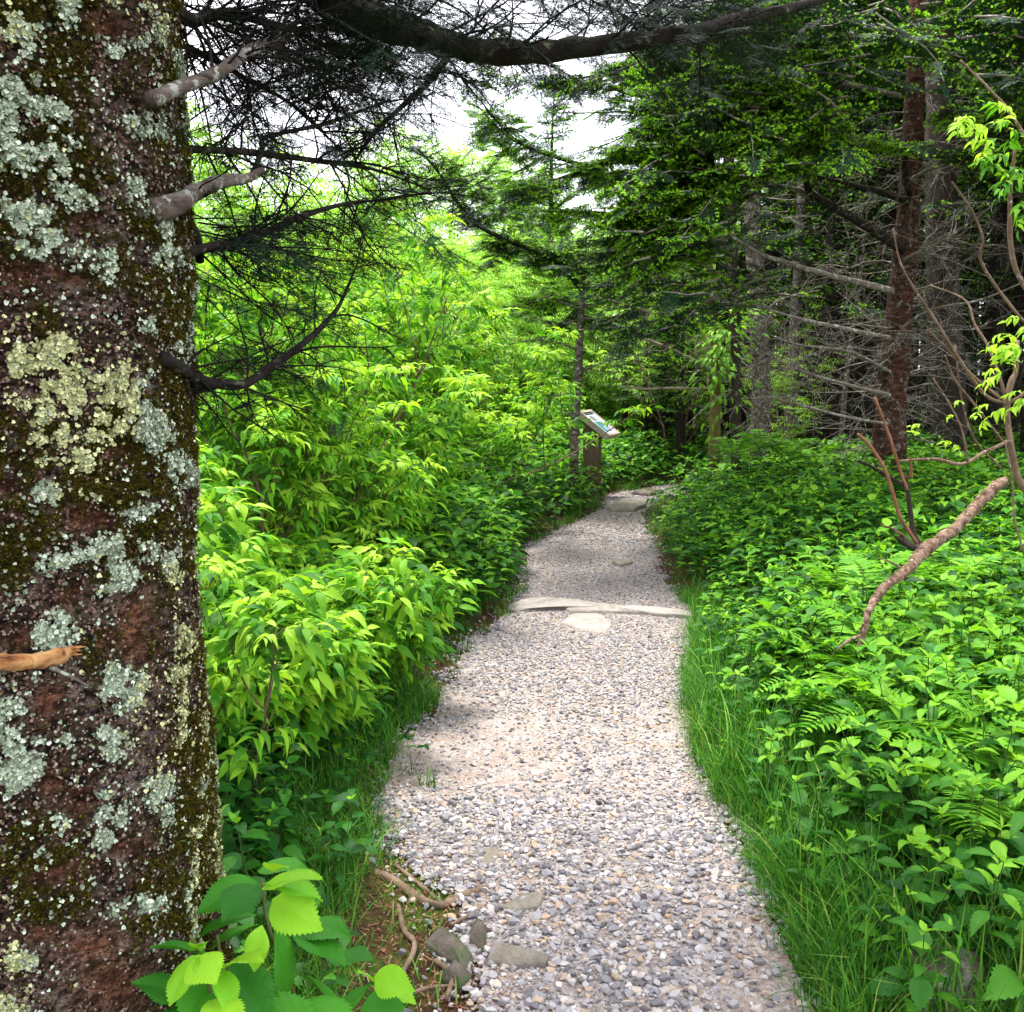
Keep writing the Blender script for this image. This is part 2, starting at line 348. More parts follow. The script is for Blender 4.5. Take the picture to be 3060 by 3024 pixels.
def scatter_gravel(n, y0, y1, protos, smin, smax, x0=-2.5, x1=3.5, thr=.0):
    xx = rng.uniform(x0, x1, n); t = rng.uniform(0, 1, n); yy = y0 + (y1 - y0) * t
    d, right = path_d(xx, yy)
    q = np.stack([xx, yy, xx * 0], 1); nn = fbm(q, 1.3, 4)
    edge = .03 + .12 * (vnoise(q, 5) - .4)
    pr = np.clip(1.15 - 5.0 * np.clip(nn - .50, 0, 1), .22, 1)
    bare = np.exp(-(((xx - .75) / .35) ** 2 + ((yy - 4.35) / .3) ** 2)) * .75; pr = pr * (1 - bare)
    pr = np.where(d > edge, np.exp(-(d - edge) / .06) * .35, pr)
    k = rng.random(n) < pr; xx, yy = xx[k], yy[k]; m = len(xx)
    px, py, f = project(np.stack([xx, yy, xx * 0], 1)); k = (px > -30) & (px < 1060) & (py < 1060) & (f > 0); xx, yy = xx[k], yy[k]; m = len(xx)
    S = smin * (smax / smin) ** (rng.random(m) ** 1.6)
    zz = height(xx, yy) + .006 + S * rng.uniform(.05, .42, m)
    Rm = rotz(rng.uniform(0, 6.28, m)) @ rotx(rng.normal(0, .5, m))
    w_ = rng.integers(0, len(protos), m)
    for j, pr_ in enumerate(protos):
        s_ = w_ == j; acc.scatter(pr_, Rm[s_], np.stack([xx, yy, zz], 1)[s_], S[s_])
scatter_gravel(60000, 2.0, 3.4, mid_p, .0035, .009)
scatter_gravel(26000, 2.0, 3.6, near_p, .009, .022)
scatter_gravel(70000, 3.3, 6.0, mid_p, .006, .017)
scatter_gravel(85000, 5.8, 9.5, far_p, .006, .015)
scatter_gravel(50000, 9.2, 15.5, far_p, .010, .02)
o = acc.build('gravel', [MT['gravel']], smooth=False); tag(o, 'loose grey and tan crushed gravel covering the path', 'gravel', kind='stuff')

# ------------------------------------------------------------------ leaves
def leaf(L, W, n=6, fold=.25, droop=.35, serr=.0, peak=.38, tip=1.0, wav=0.0, seed=0):
    """blade along +Y from the origin"""
    r = np.random.default_rng(seed)
    t = np.linspace(0, 1, n + 1); w_ = np.where(t < peak, np.sin(t / peak * math.pi / 2) ** .75, np.cos((t - peak) / (1 - peak) * math.pi / 2) ** (1.0 * tip))
    w_[0] = .0; w_[-1] = 0
    if serr: w_ = w_ * np.where(np.arange(n + 1) % 2, 1.0, 1 - serr)
    w_ = w_ * W / 2; yy = t * L; zz = -droop * L * t ** 2
    yy = yy * (1 - .25 * droop * t)
    if wav: zz = zz + wav * L * np.sin(t * 9 + r.uniform(0, 6)) * .5
    mid = np.stack([yy * 0, yy, zz], 1)
    wv = wav * L * r.uniform(-1, 1, n + 1) if wav else 0
    le = np.stack([-w_, yy + (serr * L / n if serr else 0), zz + fold * w_ + wv], 1); ri = np.stack([w_, yy + (serr * L / n if serr else 0), zz + fold * w_ - wv], 1)
    V = np.vstack([mid, le, ri]); N = n + 1; F = []
    for k in range(n):
        for s_, o_ in ((0, N), (1, 2 * N)):
            q = (k, k + 1, o_ + k + 1, o_ + k)
            tri = [(q[0], q[1], q[2]), (q[0], q[2], q[3])]
            if s_: tri = [(b, a_, c) for a_, b, c in tri]
            if k == 0: tri = tri[:1]
            if k == n - 1: tri = tri[1:]
            F += tri
    return V, np.array(F)
def vleaf(L, W, n=20, cols=4, fold=.22, droop=.3, serr=.13, peak=.34, nv=8, amp=.012, seed=0, tip=1.1, base=.0):
    t = np.linspace(0, 1, n + 1); w_ = np.where(t < peak, np.sin(t / peak * math.pi / 2) ** .7, np.cos((t - peak) / (1 - peak) * math.pi / 2) ** tip); w_[0] = .02; w_[-1] = 0
    w_ = w_ * np.where(np.arange(n + 1) % 2, 1.0, 1 - serr) * W / 2; r = np.random.default_rng(seed)
    c = np.linspace(-1, 1, 2 * cols + 1); X_ = w_[:, None] * c[None]; Y_ = (t * L * (1 - .25 * droop * t))[:, None] + np.abs(X_) * .28 + (np.arange(n + 1) % 2)[:, None] * np.abs(c)[None] ** 6 * L / n * .8
    ph = t[:, None] * nv - np.abs(X_) / L * nv * .9; rip = amp * L * np.abs(np.sin(math.pi * ph)) * np.clip(np.abs(c)[None] * 3, 0, 1)
    Z_ = -droop * L * (t ** 2)[:, None] + fold * np.abs(X_) * (1 - .35 * np.abs(c)[None]) + rip + .02 * L * np.sin(t * 7 + r.uniform(0, 6))[:, None] * c[None] - .1 * L * np.maximum(np.abs(X_) / (L * .3) - .7, 0)
    V = np.stack([X_, Y_, Z_], -1).reshape(-1, 3); K = 2 * cols + 1; i = (np.arange(n)[:, None] * K + np.arange(K - 1)[None]).ravel()
    return V, np.concatenate([np.stack([i, i + 1, i + K + 1], -1), np.stack([i, i + K + 1, i + K], -1)])
def xf(V, M, t=(0, 0, 0), s=1.0): return (V * s) @ M.T + np.asarray(t)
def e2m(rx=0, ry=0, rz=0): return rotz(np.array([rz]))[0] @ rotx(np.array([rx]))[0] @ roty(np.array([ry]))[0]

def herb_proto(seed, h=.42, n=6, L=.10, W=.06, pairs=4, serr=.14, wav=.0, topyoung=True, vein=False):
    r = np.random.default_rng(seed); acc = Acc(); lean = r.normal(0, .12, 2)
    top = np.array([lean[0] * h, lean[1] * h, h]); pts = catmull([np.zeros(3), top * .5 + np.array([0, 0, .02]), top], 5)
    tube(acc, pts, [.003, .0018], 3, 1, cap=False)
    for k in range(pairs):
        t = .3 + .7 * (k + .5) / pairs if k < pairs - 1 else 1.0
        p = np.array([np.interp(t, np.linspace(0, 1, 5), pts[:, j]) for j in range(3)])
        a0 = k * 1.57 + r.normal(0, .25); sz = (1.05 - .45 * (k / pairs)) * r.uniform(.85, 1.15)
        for q in (0, 1):
            V, F = vleaf(L * sz, W * sz, 16, 3, r.uniform(.1, .35), r.uniform(.2, .6), serr, seed=seed * 31 + k * 2 + q, nv=7, amp=.016) if vein else leaf(L * sz, W * sz, n, r.uniform(.1, .35), r.uniform(.2, .6), serr, wav=wav, seed=seed * 31 + k * 2 + q)
            a_ = a0 + q * math.pi + r.normal(0, .15); up = r.uniform(-.1, .45) + (.3 if k == pairs - 1 else 0)
            pet = L * .25 * sz; M = e2m(up, r.normal(0, .25), a_)
            acc.add(xf(V + np.array([0, pet, 0]), M, p), F, 0)
            tube(acc, np.array([p, p + M @ np.array([0, pet * 1.1, 0])]), .0012, 3, 1, cap=False)
    # young terminal leaves
    for q in range(2 + seed % 2):
        V, F = leaf(L * .40 * r.uniform(.6, 1.2), W * .34, max(3, n - 2), .4, .15, serr, seed=seed * 7 + q)
        acc.add(xf(V, e2m(r.uniform(.2, 1.2), r.normal(0, .4), q * 2.3 + r.uniform(0, 1.5)), top), F, 2 if topyoung else 0)
    return acc.get()
def whorl_proto(seed, h=.3, n=6, L=.075, W=.05, k=4):
    r = np.random.default_rng(seed); acc = Acc()
    for s_ in range(3):
        a1 = r.uniform(0, 6.28); top = np.array([math.cos(a1) * h * .4, math.sin(a1) * h * .4, h * r.uniform(.6, 1.05)])
        pts = catmull([np.zeros(3), top * np.array([.35, .35, .6]), top], 5); tube(acc, pts, [.0025, .0014], 3, 1, cap=False)
        for q in range(k):
            V, F = leaf(L * r.uniform(.8, 1.15), W * r.uniform(.85, 1.1), n, r.uniform(.1, .3), r.uniform(.1, .5), .16, peak=.5, seed=seed * 13 + q)
            acc.add(xf(V, e2m(r.uniform(-.1, .5), r.normal(0, .2), q * 6.28 / k + a1), top), F, 0)
    return acc.get()
def grass_proto(seed, nb=22, h=.26, w_=.004, spread=.05, lean=.9):
    r = np.random.default_rng(seed); acc = Acc()
    for _ in range(nb):
        a_ = r.uniform(0, 6.28); hh = h * r.uniform(.5, 1.1); ln = lean * r.uniform(.2, 1.2) * hh
        b = np.array([r.normal(0, spread), r.normal(0, spread), -.01]); D = np.array([math.cos(a_), math.sin(a_), 0]); S = np.array([-D[1], D[0], 0])
        t = np.array([0, .35, .7, 1.0])
        pts = b + D * (ln * t[:, None] ** 2) + np.array([0, 0, 1]) * (hh * (t - .35 * (ln / hh) * t ** 2))[:, None]
        ww = w_ * np.array([1, .95, .7]) * r.uniform(.7, 1.3)
        V = np.vstack([pts[:3] - S * ww[:, None] / 2, pts[:3] + S * ww[:, None] / 2, pts[3:]])
        acc.add(V, [(0, 3, 4), (0, 4, 1), (1, 4, 5), (1, 5, 2), (2, 5, 6)], 0)
    return acc.get()
def frond(seed, L=.5, npin=24, W=.16):
    r = np.random.default_rng(seed); acc = Acc(); n = npin
    t = np.linspace(0, 1, n + 1); arch = r.uniform(.7, 1.0)
    pts = np.stack([.04 * np.sin(t * 3), L * np.sin(t * arch * 1.1) / 1.0, L * (.62 * t - .55 * t ** 2.2)], 1)
    tube(acc, pts, [.003, .0008], 3, 1, cap=False)
    for k in range(3, n + 1):
        tt = t[k]; w_ = W * np.sin(np.clip((tt - .02) * 1.05, 0, 1) ** .62 * math.pi) ** .8 * .62 + .006
        D = norm(pts[min(k, n)] - pts[k - 1])
        for s_ in (-1, 1):
            V, F = leaf(w_, .024 * (1 - .5 * tt) + .004, 6, .1, .12, .45, peak=.3, seed=seed + k)
            az = math.atan2(D[0], D[1]); M = e2m(r.normal(.0, .12), 0, -s_ * (1.30 + r.normal(0, .05)) - az)
            acc.add(xf(V, M, pts[k]), F, 0)
    return acc.get()
def fern_proto(seed, nf=6, L=.5):
    r = np.random.default_rng(seed); acc = Acc()
    for k in range(nf):
        V, F, M = frond(seed * 10 + k, L * r.uniform(.7, 1.1)); a_ = k * 6.28 / nf + r.normal(0, .3)
        acc.add(xf(V, e2m(r.uniform(.15, .6), 0, a_), (0, 0, 0)), F, M)
    return acc.get()
def elder_leaf(seed, n=5, L=.105, W=.033, droop=.6):
    r = np.random.default_rng(seed); acc = Acc(); RL = .17
    t = np.linspace(0, 1, 5); pts = np.stack([t * 0, RL * t, .03 * np.sin(t * 2) - .07 * t ** 2], 1)
    tube(acc, pts, [.0018, .001], 3, 1, cap=False)
    prs = r.choice([2, 3, 3]); place = []
    for k in range(prs):
        tt = .35 + .6 * k / prs
        for s_ in (-1, 1): place.append((tt, s_ * r.uniform(.85, 1.2)))
    place.append((1.0, r.normal(0, .1)))
    for tt, ang in place:
        p = np.array([np.interp(tt, t, pts[:, j]) for j in range(3)]); sz = r.uniform(.8, 1.15)
        V, F = leaf(L * sz, W * sz, n, r.uniform(.1, .5), droop * r.uniform(.4, 1.3), .0, peak=.36, tip=1.2, wav=.02, seed=seed + int(tt * 90))
        acc.add(xf(V, e2m(r.uniform(-.45, .05), r.normal(0, .3), -ang), p), F, 0)
    return acc.get()
def ash_leaf(seed, n=2):
    r = np.random.default_rng(seed); acc = Acc(); RL = .2
    for k in range(7):
        tt = (k // 2 + 1) / 4 if k < 6 else 1.0; ang = (1.15 if k % 2 else -1.15) if k < 6 else 0
        V, F = leaf(.085, .026, n, .2, .4, 0, seed=k); acc.add(xf(V, e2m(r.uniform(-.6, .1), 0, ang), (0, RL * tt, -.05 * tt * tt)), F, 0)
    return acc.get()
ELN = [elder_leaf(s, 6) for s in range(8)]; ELF = [elder_leaf(s + 50, 3) for s in range(6)]; ASH = [ash_leaf(s) for s in range(4)]
def swapm(pr, m): V, F, M = pr; return V, F, np.where(M == 0, m, M)

def shrub_meshes(seed, H=2.2, nst=9, spread=.5, leaves=ELN, young=.25, dens=1.0, bark='elderbark', lmats=('elder', 'stem', 'elder_young'), lsz=1.0, start=.25, flower=False):
    r = np.random.default_rng(seed); st = Acc(); fo = Acc(); T, D, Y_ = [], [], []
    def stem(p0, d0, L, rad, lvl):
        n = 8; pts = [p0]; d_ = d0.copy()
        for k in range(n - 1):
            d_ = norm(d_ + r.normal(0, .13, 3) + np.array([0, 0, .03 if lvl == 0 else .1]) * (1 if k < n * .6 else -1.4)); pts.append(pts[-1] + d_ * L / (n - 1))
        pts = np.array(pts); tube(st, pts, [rad, rad * .35], 5 if lvl == 0 else 3, 0, cap=False)
        if lvl < 2:
            for k in range(r.integers(3, 6) if lvl == 0 else r.integers(2, 4)):
                tt = r.uniform(.3, .95); i_ = int(tt * (n - 1)); a_ = r.uniform(0, 6.28)
                stem(pts[i_], norm(np.array([math.cos(a_), math.sin(a_), .75]) + .4 * d0), L * r.uniform(.28, .5), rad * .5, lvl + 1)
        m = int(L * dens * (9 if lvl else 6)) + 2
        for k in range(m):
            tt = start + (1 - start) * (k + r.random()) / m if lvl == 0 else r.uniform(.2, 1)
            i_ = min(int(tt * (n - 1)), n - 2); p = pts[i_] + (pts[i_ + 1] - pts[i_]) * r.random(); a_ = r.uniform(0, 6.28)
            T.append(p); D.append([math.cos(a_), math.sin(a_), r.uniform(-.1, .6)]); Y_.append(0)
        for k in range(5):   # terminal tuft
            a_ = k * 1.26 + r.random(); T.append(pts[-1]); D.append([math.cos(a_), math.sin(a_), r.uniform(.1, .9)]); Y_.append(1 if r.random() < young * 2 else 0)
    for k in range(nst):
        a_ = r.uniform(0, 6.28); rr = r.uniform(0, .25) * spread
        stem(np.array([math.cos(a_) * rr, math.sin(a_) * rr, -.05]), norm(np.array([math.cos(a_) * spread * r.uniform(.1, .9), math.sin(a_) * spread * r.uniform(.1, .9), 1.0])), H * r.uniform(.65, 1.05), .011 * H / 2, 0)
    T = np.array(T); Y_ = np.array(Y_); Rm = frames(np.array(D), r.normal(0, .35, len(T))); S = r.uniform(.75, 1.25, len(T)) * lsz
    w_ = r.integers(0, len(leaves), len(T))
    for j, pr in enumerate(leaves):
        for yy in (0, 1):
            s_ = (w_ == j) & (Y_ == yy)
            if s_.any(): fo.scatter(pr if not yy else swapm(pr, 2), Rm[s_], T[s_], S[s_] * (1 if not yy else .75))
    return st.mesh('stems', [MT[bark]]), fo.mesh('foliage', [MT[k] for k in lmats])
def put_plant(name, meshes, loc, rz, s, label, cat, group=None, tilt=0):
    root = empty(name, loc, rz); root.scale = (s, s, s); root.rotation_euler[0] = tilt; tag(root, label, cat, group)
    for nm, me in meshes:
        o = bpy.data.objects.new(nm, me); col.objects.link(o); o.parent = root
    return root

# ------------------------------------------------------------------ fir foliage
def spray(seed, L=.4, nside=8, gap=.008, nl=.018, nw=.0035, tip=.0, tipn=9, side=.16, bare=0.0):
    r = np.random.default_rng(seed); acc = Acc()
    def shoot(p, d_, l, first):
        e = p + d_ * l; sd_ = norm(np.cross(d_, np.array([0, 0, 1.0])))
        w2 = .0012; acc.add([p - sd_ * w2, p + sd_ * w2, e], [(0, 1, 2)], 1)
        if r.random() < bare: return
        m = max(2, int(l / gap)); t = (np.arange(m) + r.random(m)) / m
        for s_ in (-1, 1):
            b = p + d_ * (l * t)[:, None]
            dirs = sd_ * s_ * .8 + d_ * .55 + np.stack([r.normal(0, .15, m), r.normal(0, .15, m), r.uniform(-.05, .5, m)], 1)
            dirs /= np.linalg.norm(dirs, axis=1, keepdims=True); q = b + dirs * (nl * r.uniform(.8, 1.15, m))[:, None]
            V = np.stack([b - d_ * nw / 2, b + d_ * nw / 2, q], 1).reshape(-1, 3)
            acc.add(V, np.arange(3 * m).reshape(-1, 3), 0)
        if r.random() < tip:
            m = tipn; a_ = r.uniform(0, 6.28, m); up = np.cross(sd_, d_)
            b = e + d_ * (r.uniform(-.4, 1.0, m) * .030)[:, None]
            dirs = d_ * .9 + (np.cos(a_)[:, None] * sd_ + np.sin(a_)[:, None] * up) * .8; q = b + dirs * nl * .75; tw = nw * 1.7
            cr = np.cross(dirs, up + .1); cr /= np.linalg.norm(cr, axis=1, keepdims=True)
            acc.add(np.stack([b - cr * tw / 2, b + cr * tw / 2, q], 1).reshape(-1, 3), np.arange(3 * m).reshape(-1, 3), 2)
    shoot(np.zeros(3), np.array([0, 1.0, 0]), L, True)
    for k in range(nside):
        t = .08 + .85 * k / nside; l = side * (1 - .7 * t) * r.uniform(.8, 1.15)
        for s_ in (-1, 1):
            p = np.array([0, L * (t + r.uniform(-.02, .02)), 0]); ang = s_ * r.uniform(.75, 1.0)
            d_ = norm(np.array([math.sin(ang), math.cos(ang), r.normal(-.06, .08)]))
            shoot(p, d_, l, False)
            if l > .1:
                for s2 in (-1, 1):
                    an2 = ang + s2 * .8; shoot(p + d_ * l * .5, norm(np.array([math.sin(an2), math.cos(an2), 0])), l * .4, False)
    return acc.get()
SP_NEAR = [spray(s, .26, 6, .0050, .018, .0027, .0, side=.10, bare=.15) for s in range(4)]
SP_MID = [spray(s + 10, .38, 7, .011, .026, 0.0095, .14, 9) for s in range(5)]
SP_TIP = [spray(s + 20, .38, 7, .011, .026, .0095, .62, 11) for s in range(5)]
SP_FAR = [spray(s + 30, .45, 6, .026, .045, .020, .12, 5, .2) for s in range(4)]
class Fir:
    def __init__(s, seed): s.r = np.random.default_rng(seed); s.b = Acc(); s.T = []; s.D = []; s.S = []; s.K = []
    def sprays_along(s, pts, L0=1.0, gap=.11, start=.15, kind=0, fall=.55, droop=-.15, side=.95):
        pts = np.asarray(pts); seg = np.linalg.norm(np.diff(pts, axis=0), axis=1); cum = np.concatenate([[0], np.cumsum(seg)]); tot = cum[-1]
        m = max(2, int(tot * (1 - start) / gap)); r = s.r
        for k in range(m):
            u = start + (1 - start) * (k + .5) / m
            for sg in (-1, 1):
                uu = np.clip(u + r.normal(0, .3) / m, 0, .999) * tot
                p = np.array([np.interp(uu, cum, pts[:, j]) for j in range(3)]); q = np.array([np.interp(min(uu + .05, tot), cum, pts[:, j]) for j in range(3)])
                d_ = norm(q - p + 1e-6); sd_ = norm(np.cross(d_, [0, 0, 1.0]))
                D = d_ * r.uniform(.35, .75) + sd_ * sg * side * r.uniform(.6, 1.1) + np.array([0, 0, droop + r.normal(0, .15)])
                s.T.append(p); s.D.append(D); s.S.append(L0 * (1 - fall * u) * r.uniform(.75, 1.2)); s.K.append(kind)
        d_ = norm(pts[-1] - pts[-2]); s.T.append(pts[-1]); s.D.append(d_); s.S.append(L0 * .6); s.K.append(kind)
    def twig(s, p, d_, L, rad, lvl, m=0, kids=6, sag=-.05):
        r = s.r; n = 6; pts = [np.asarray(p, float)]; dd = norm(np.asarray(d_, float))
        for k in range(n - 1):
            dd = norm(dd + r.normal(0, .16, 3) + np.array([0, 0, sag])); pts.append(pts[-1] + dd * L / (n - 1))
        pts = np.array(pts); tube(s.b, pts, [rad, rad * .35], 4 if rad > .006 else 3, m, cap=False)
        if lvl > 0:
            for k in range(kids):
                t = r.uniform(.15, .95); i_ = min(int(t * (n - 1)), n - 2); dv = norm(pts[i_ + 1] - pts[i_])
                sd_ = norm(np.cross(dv, r.normal(0, 1, 3) + np.array([0, 0, 1.2]))) * r.choice([-1, 1])
                s.twig(pts[i_], dv * .6 + sd_, L * r.uniform(.25, .5), rad * .5, lvl - 1, m, max(2, kids - 2), sag)
        return pts
    def crown(s, name, sets, mats, parent=None, origin=None):
        if not s.T: return None
        T = np.array(s.T); Rm = frames(np.array(s.D), s.r.normal(0, .3, len(T))); S = np.array(s.S); K = np.array(s.K); acc = Acc()
        for kk, protos in enumerate(sets):
            w_ = s.r.integers(0, len(protos), len(T))
            for j, pr in enumerate(protos):
                q = (K == kk) & (w_ == j)
                if q.any(): acc.scatter(pr, Rm[q], T[q], S[q])
        if origin is not None: acc.V = [v - np.asarray(origin) for v in acc.V]
        me = acc.mesh(name, mats)
        if parent is None: return me
        o = bpy.data.objects.new(name, me); col.objects.link(o); o.parent = parent; return o

def fir_tree(seed, H=9.0, rb=.13, live=2.2, wid=1.7, tipk=0, sets=None, dead=True, pernode=5, dz=.34, narrow=.35):
    """procedural fir: returns trunk, branches, needles meshes (origin at foot)"""
    f = Fir(seed); r = f.r; tr = Acc(); n = 24; zt = np.linspace(-.1, H, n)
    wob = np.stack([np.cumsum(r.normal(0, .012, n)), np.cumsum(r.normal(0, .012, n)), zt], 1)
    tube(tr, wob, [rb * 1.25, rb, rb * .75, rb * .5, rb * .25, .01], 10, 0, .08)
    zz = .5 if dead else live
    while zz < H - .15:
        c = np.array([np.interp(zz, zt, wob[:, 0]), np.interp(zz, zt, wob[:, 1]), zz]); k0 = r.uniform(0, 6.28)
        for k in range(pernode):
            a_ = k0 + k * 6.28 / pernode + r.normal(0, .25); frac = (H - zz) / H
            L = wid * min(1, frac * 1.5 + .08) * r.uniform(.7, 1.1) if zz > live else wid * r.uniform(.3, .8)
            el = .45 * (1 - frac) + (-.05 if zz > live else -.1) + r.normal(0, .08); d_ = np.array([math.cos(a_), math.sin(a_), el])
            if zz < live:
                if r.random() < .75: f.twig(c, d_, L, .008, 1 if r.random() < .6 else 2, 0, 5)
            else:
                m = 6; pts = [c]; dd = norm(d_)
                for q in range(m): dd = norm(dd + r.normal(0, .07, 3) + np.array([0, 0, -.07 if q < 3 else .07])); pts.append(pts[-1] + dd * L / m)
                pts = np.array(pts); tube(f.b, pts, [.012 * min(1.6, L), .003], 3, 0, cap=False)
                f.sprays_along(pts, min(1.0, .45 + L * .35), .14, .3 if frac > .5 else .1, 1 if r.random() < tipk else 0)
        zz += dz * r.uniform(.8, 1.2)
    f.T.append(wob[-1]); f.D.append(np.array([.02, .02, 1.0])); f.S.append(.8); f.K.append(0)
    return f, tr
def child(acc, name, mats, root, smooth=True):
    L = np.array(root.location); a2 = Acc(); V, F, M = acc.get(); a2.add(V - L, F, M)
    o = bpy.data.objects.new(name, a2.mesh(name, [MT[m] for m in mats], smooth)); col.objects.link(o); o.parent = root; return o
def Pd(pts, d):
    d = np.interp(np.linspace(0, 1, len(pts)), np.linspace(0, 1, len(d)), d) if isinstance(d, (list, tuple)) else [d] * len(pts)
    return np.array([P(p[0], p[1], q) for p, q in zip(pts, d)])

# ------------------------------------------------------------------ the big lichen covered spruce
TX, TY = -.93, 1.85
spr = empty('lichen_spruce', (TX, TY, 0)); tag(spr, 'massive spruce trunk crusted with pale lichen and moss at the left edge', 'tree')
nz_, nth = 620, 520
zt = np.linspace(-.15, 3.3, nz_); RX = []
EDGE = [(-400, 168), (0, 178), (140, 182), (300, 189), (420, 190), (560, 192), (690, 201), (840, 209), (960, 222), (1200, 250), (1500, 300)]
for zv in zt:
    pt = np.array([[TX + .3, TY - .05, zv]]); _, py, _ = project(pt); py = float(np.clip(py[0], -400, 1500))
    ex = np.interp(py, [e[0] for e in EDGE], [e[1] for e in EDGE]); r_ = ray(ex, py); ang = math.atan2(r_[0], r_[1])
    RX.append(math.hypot(TX, TY) * math.sin(ang - math.atan2(TX, TY)))
RX = np.array(RX)
# centre fixed, radius fitted to the outline
th = np.linspace(0, 2 * math.pi, nth, endpoint=False)
TH, ZZ = np.meshgrid(th, zt); RR = np.repeat(RX[:, None], nth, 1)
pc = np.stack([np.cos(TH).ravel() * .33, np.sin(TH).ravel() * .33, ZZ.ravel()], 1)
RR = RR.ravel() + (fbm(pc, 5, 3) - .5) * .04 + (fbm(pc * np.array([1, 1, .35]), 22, 3) - .5) * .026 + (fbm(pc * np.array([1, 1, 2.2]), 60, 3) - .5) * .012
flute = sstep(.55, .75, fbm(pc * np.array([1, 1, .12]), 7, 2)) * .03; RR = RR - flute
V = np.stack([TX + RR * np.cos(TH.ravel()), TY + RR * np.sin(TH.ravel()), ZZ.ravel()], 1)
px, py, ff = project(V)
facing = (V[:, 0] - TX) * (0 - TX) + (V[:, 1] - TY) * (0 - TY) > 0
def blobs(lst):
    m = np.zeros(len(V)); wx = (vnoise(pc, 20) - .5) * 20; wy = (vnoise(pc + 9, 20) - .5) * 20
    for bx, by, ax_, ay in lst: m = np.maximum(m, np.exp(-(((px + wx - bx) / ax_) ** 2 + ((py + wy - by) / ay) ** 2)))
    return np.where(facing, m, 0)
LICH = [(95, 398, 52, 45), (70, 415, 40, 30), (128, 415, 30, 25), (50, 625, 30, 26), (120, 575, 26, 18), (125, 680, 32, 34), (112, 735, 22, 20), (100, 800, 30, 18), (108, 830, 24, 24), (22, 770, 28, 26), (85, 268, 45, 24), (40, 245, 30, 25), (25, 215, 25, 22), (20, 30, 25, 30), (70, 15, 20, 20), (20, 150, 30, 20), (160, 790, 16, 24), (165, 560, 16, 24), (175, 470, 14, 30), (155, 975, 10, 9), (22, 958, 20, 18), (60, 352, 26, 20), (150, 430, 25, 30), (40, 500, 25, 20), (70, 460, 22, 16), (110, 20, 14, 30), (165, 260, 12, 20), (60, 560, 30, 14), (150, 905, 18, 14), (178, 640, 12, 22), (8, 90, 16, 18)]
BARE = [(92, 523, 27, 11), (20, 275, 18, 14), (65, 275, 26, 9), (70, 590, 14, 10), (137, 625, 20, 42), (118, 452, 18, 8), (75, 805, 16, 14), (60, 875, 36, 10), (40, 935, 24, 12), (115, 985, 40, 26), (52, 700, 14, 16), (105, 640, 16, 10), (12, 490, 12, 16), (95, 950, 34, 24), (130, 845, 16, 12), (105, 20, 14, 14), (50, 780, 12, 14), (15, 640, 12, 10), (80, 215, 18, 8)]
PALE = [(122, 600, 45, 26), (130, 690, 40, 40), (140, 760, 30, 60), (95, 955, 60, 50), (110, 380, 60, 18), (80, 250, 60, 20)]
lich = blobs(LICH); bare = blobs(BARE); pale = blobs(PALE)
n1 = fbm(pc, 16, 4); n2 = fbm(pc + 5, 6, 4); n3 = fbm(pc * np.array([1, 1, 1.6]) + 3, 38, 4)
n4 = fbm(pc + 31, 95, 2)
lich = np.clip(np.maximum(lich * .92, sstep(.54, .66, n1) * .55), 0, 1) * sstep(.44, .56, n3 + .04) * sstep(.34, .50, n4 + .02) * (1 - bare)
relx = np.clip((px - 118) / 60, 0, 1) * facing
moss = np.clip(sstep(.43, .55, n2) * .9 + relx * .75 * sstep(.33, .55, n1) + np.where(facing, 0, .6), 0, 1) * (1 - .9 * bare) * (1 - .8 * pale)
moss = moss * sstep(.30, .46, fbm(pc + 8, 45, 3)) * (1 - .8 * sstep(.3, .6, lich))
c_dark = np.array([.016, .011, .008]); c_mid = np.array([.125, .085, .065]); c_pale = np.array([.50, .41, .38])
c_bare = np.array([.28, .12, .07]); c_moss = np.array([.035, .032, .005]); c_moss2 = np.array([.10, .08, .010]); c_l1 = np.array([.24, .28, .19]); c_l2 = np.array([.28, .30, .13])
k = sstep(.42, .56, fbm(pc * np.array([1, 1, 2.6]) + 2, 75, 3))[:, None]
C = c_dark * (1 - k) + c_mid * k
pale = np.maximum(pale, .55 * sstep(.5, .62, fbm(pc + 66, 11, 3)) * (1 - relx))
C = C * (1 - pale[:, None] * .85 * k) + c_pale * (pale[:, None] * .85 * k)
red = sstep(.57, .7, fbm(pc + 12, 14, 3))[:, None] * .10; C = C * (1 - red) + (c_bare * .6) * red
bb = (bare * sstep(.35, .5, n3 + .15))[:, None]; C = C * (1 - bb) + (c_bare * (.45 + .9 * k)) * bb
mm = moss[:, None]; mk = sstep(.4, .65, fbm(pc + 20, 55, 2))[:, None]; C = C * (1 - mm) + (c_moss * (1 - mk) * .45 + c_moss2 * mk) * mm
yel = sstep(.50, .62, vnoise(pc + 40, 5))[:, None]; ll = sstep(.25, .5, lich)[:, None]; C = C * (1 - ll) + (c_l1 * (1 - yel) + c_l2 * yel) * ll * (.55 + .55 * k)
RR2 = .010 * moss * vnoise(pc, 120) + .005 * lich - .016 * bare
V[:, 0] += RR2 * np.cos(TH.ravel()); V[:, 1] += RR2 * np.sin(TH.ravel())
i = (np.arange(nz_ - 1)[:, None] * nth + np.arange(nth)[None]).ravel(); j = (np.arange(nz_ - 1)[:, None] * nth + (np.arange(nth)[None] + 1) % nth).ravel()
a = Acc(); a.add(V, np.concatenate([np.stack([i, j, j + nth], -1), np.stack([i, j + nth, i + nth], -1)]))
m, nt, p, o = newmat('lichen_bark'); at = nt.nodes.new('ShaderNodeAttribute'); at.attribute_name = 'bark_colour'
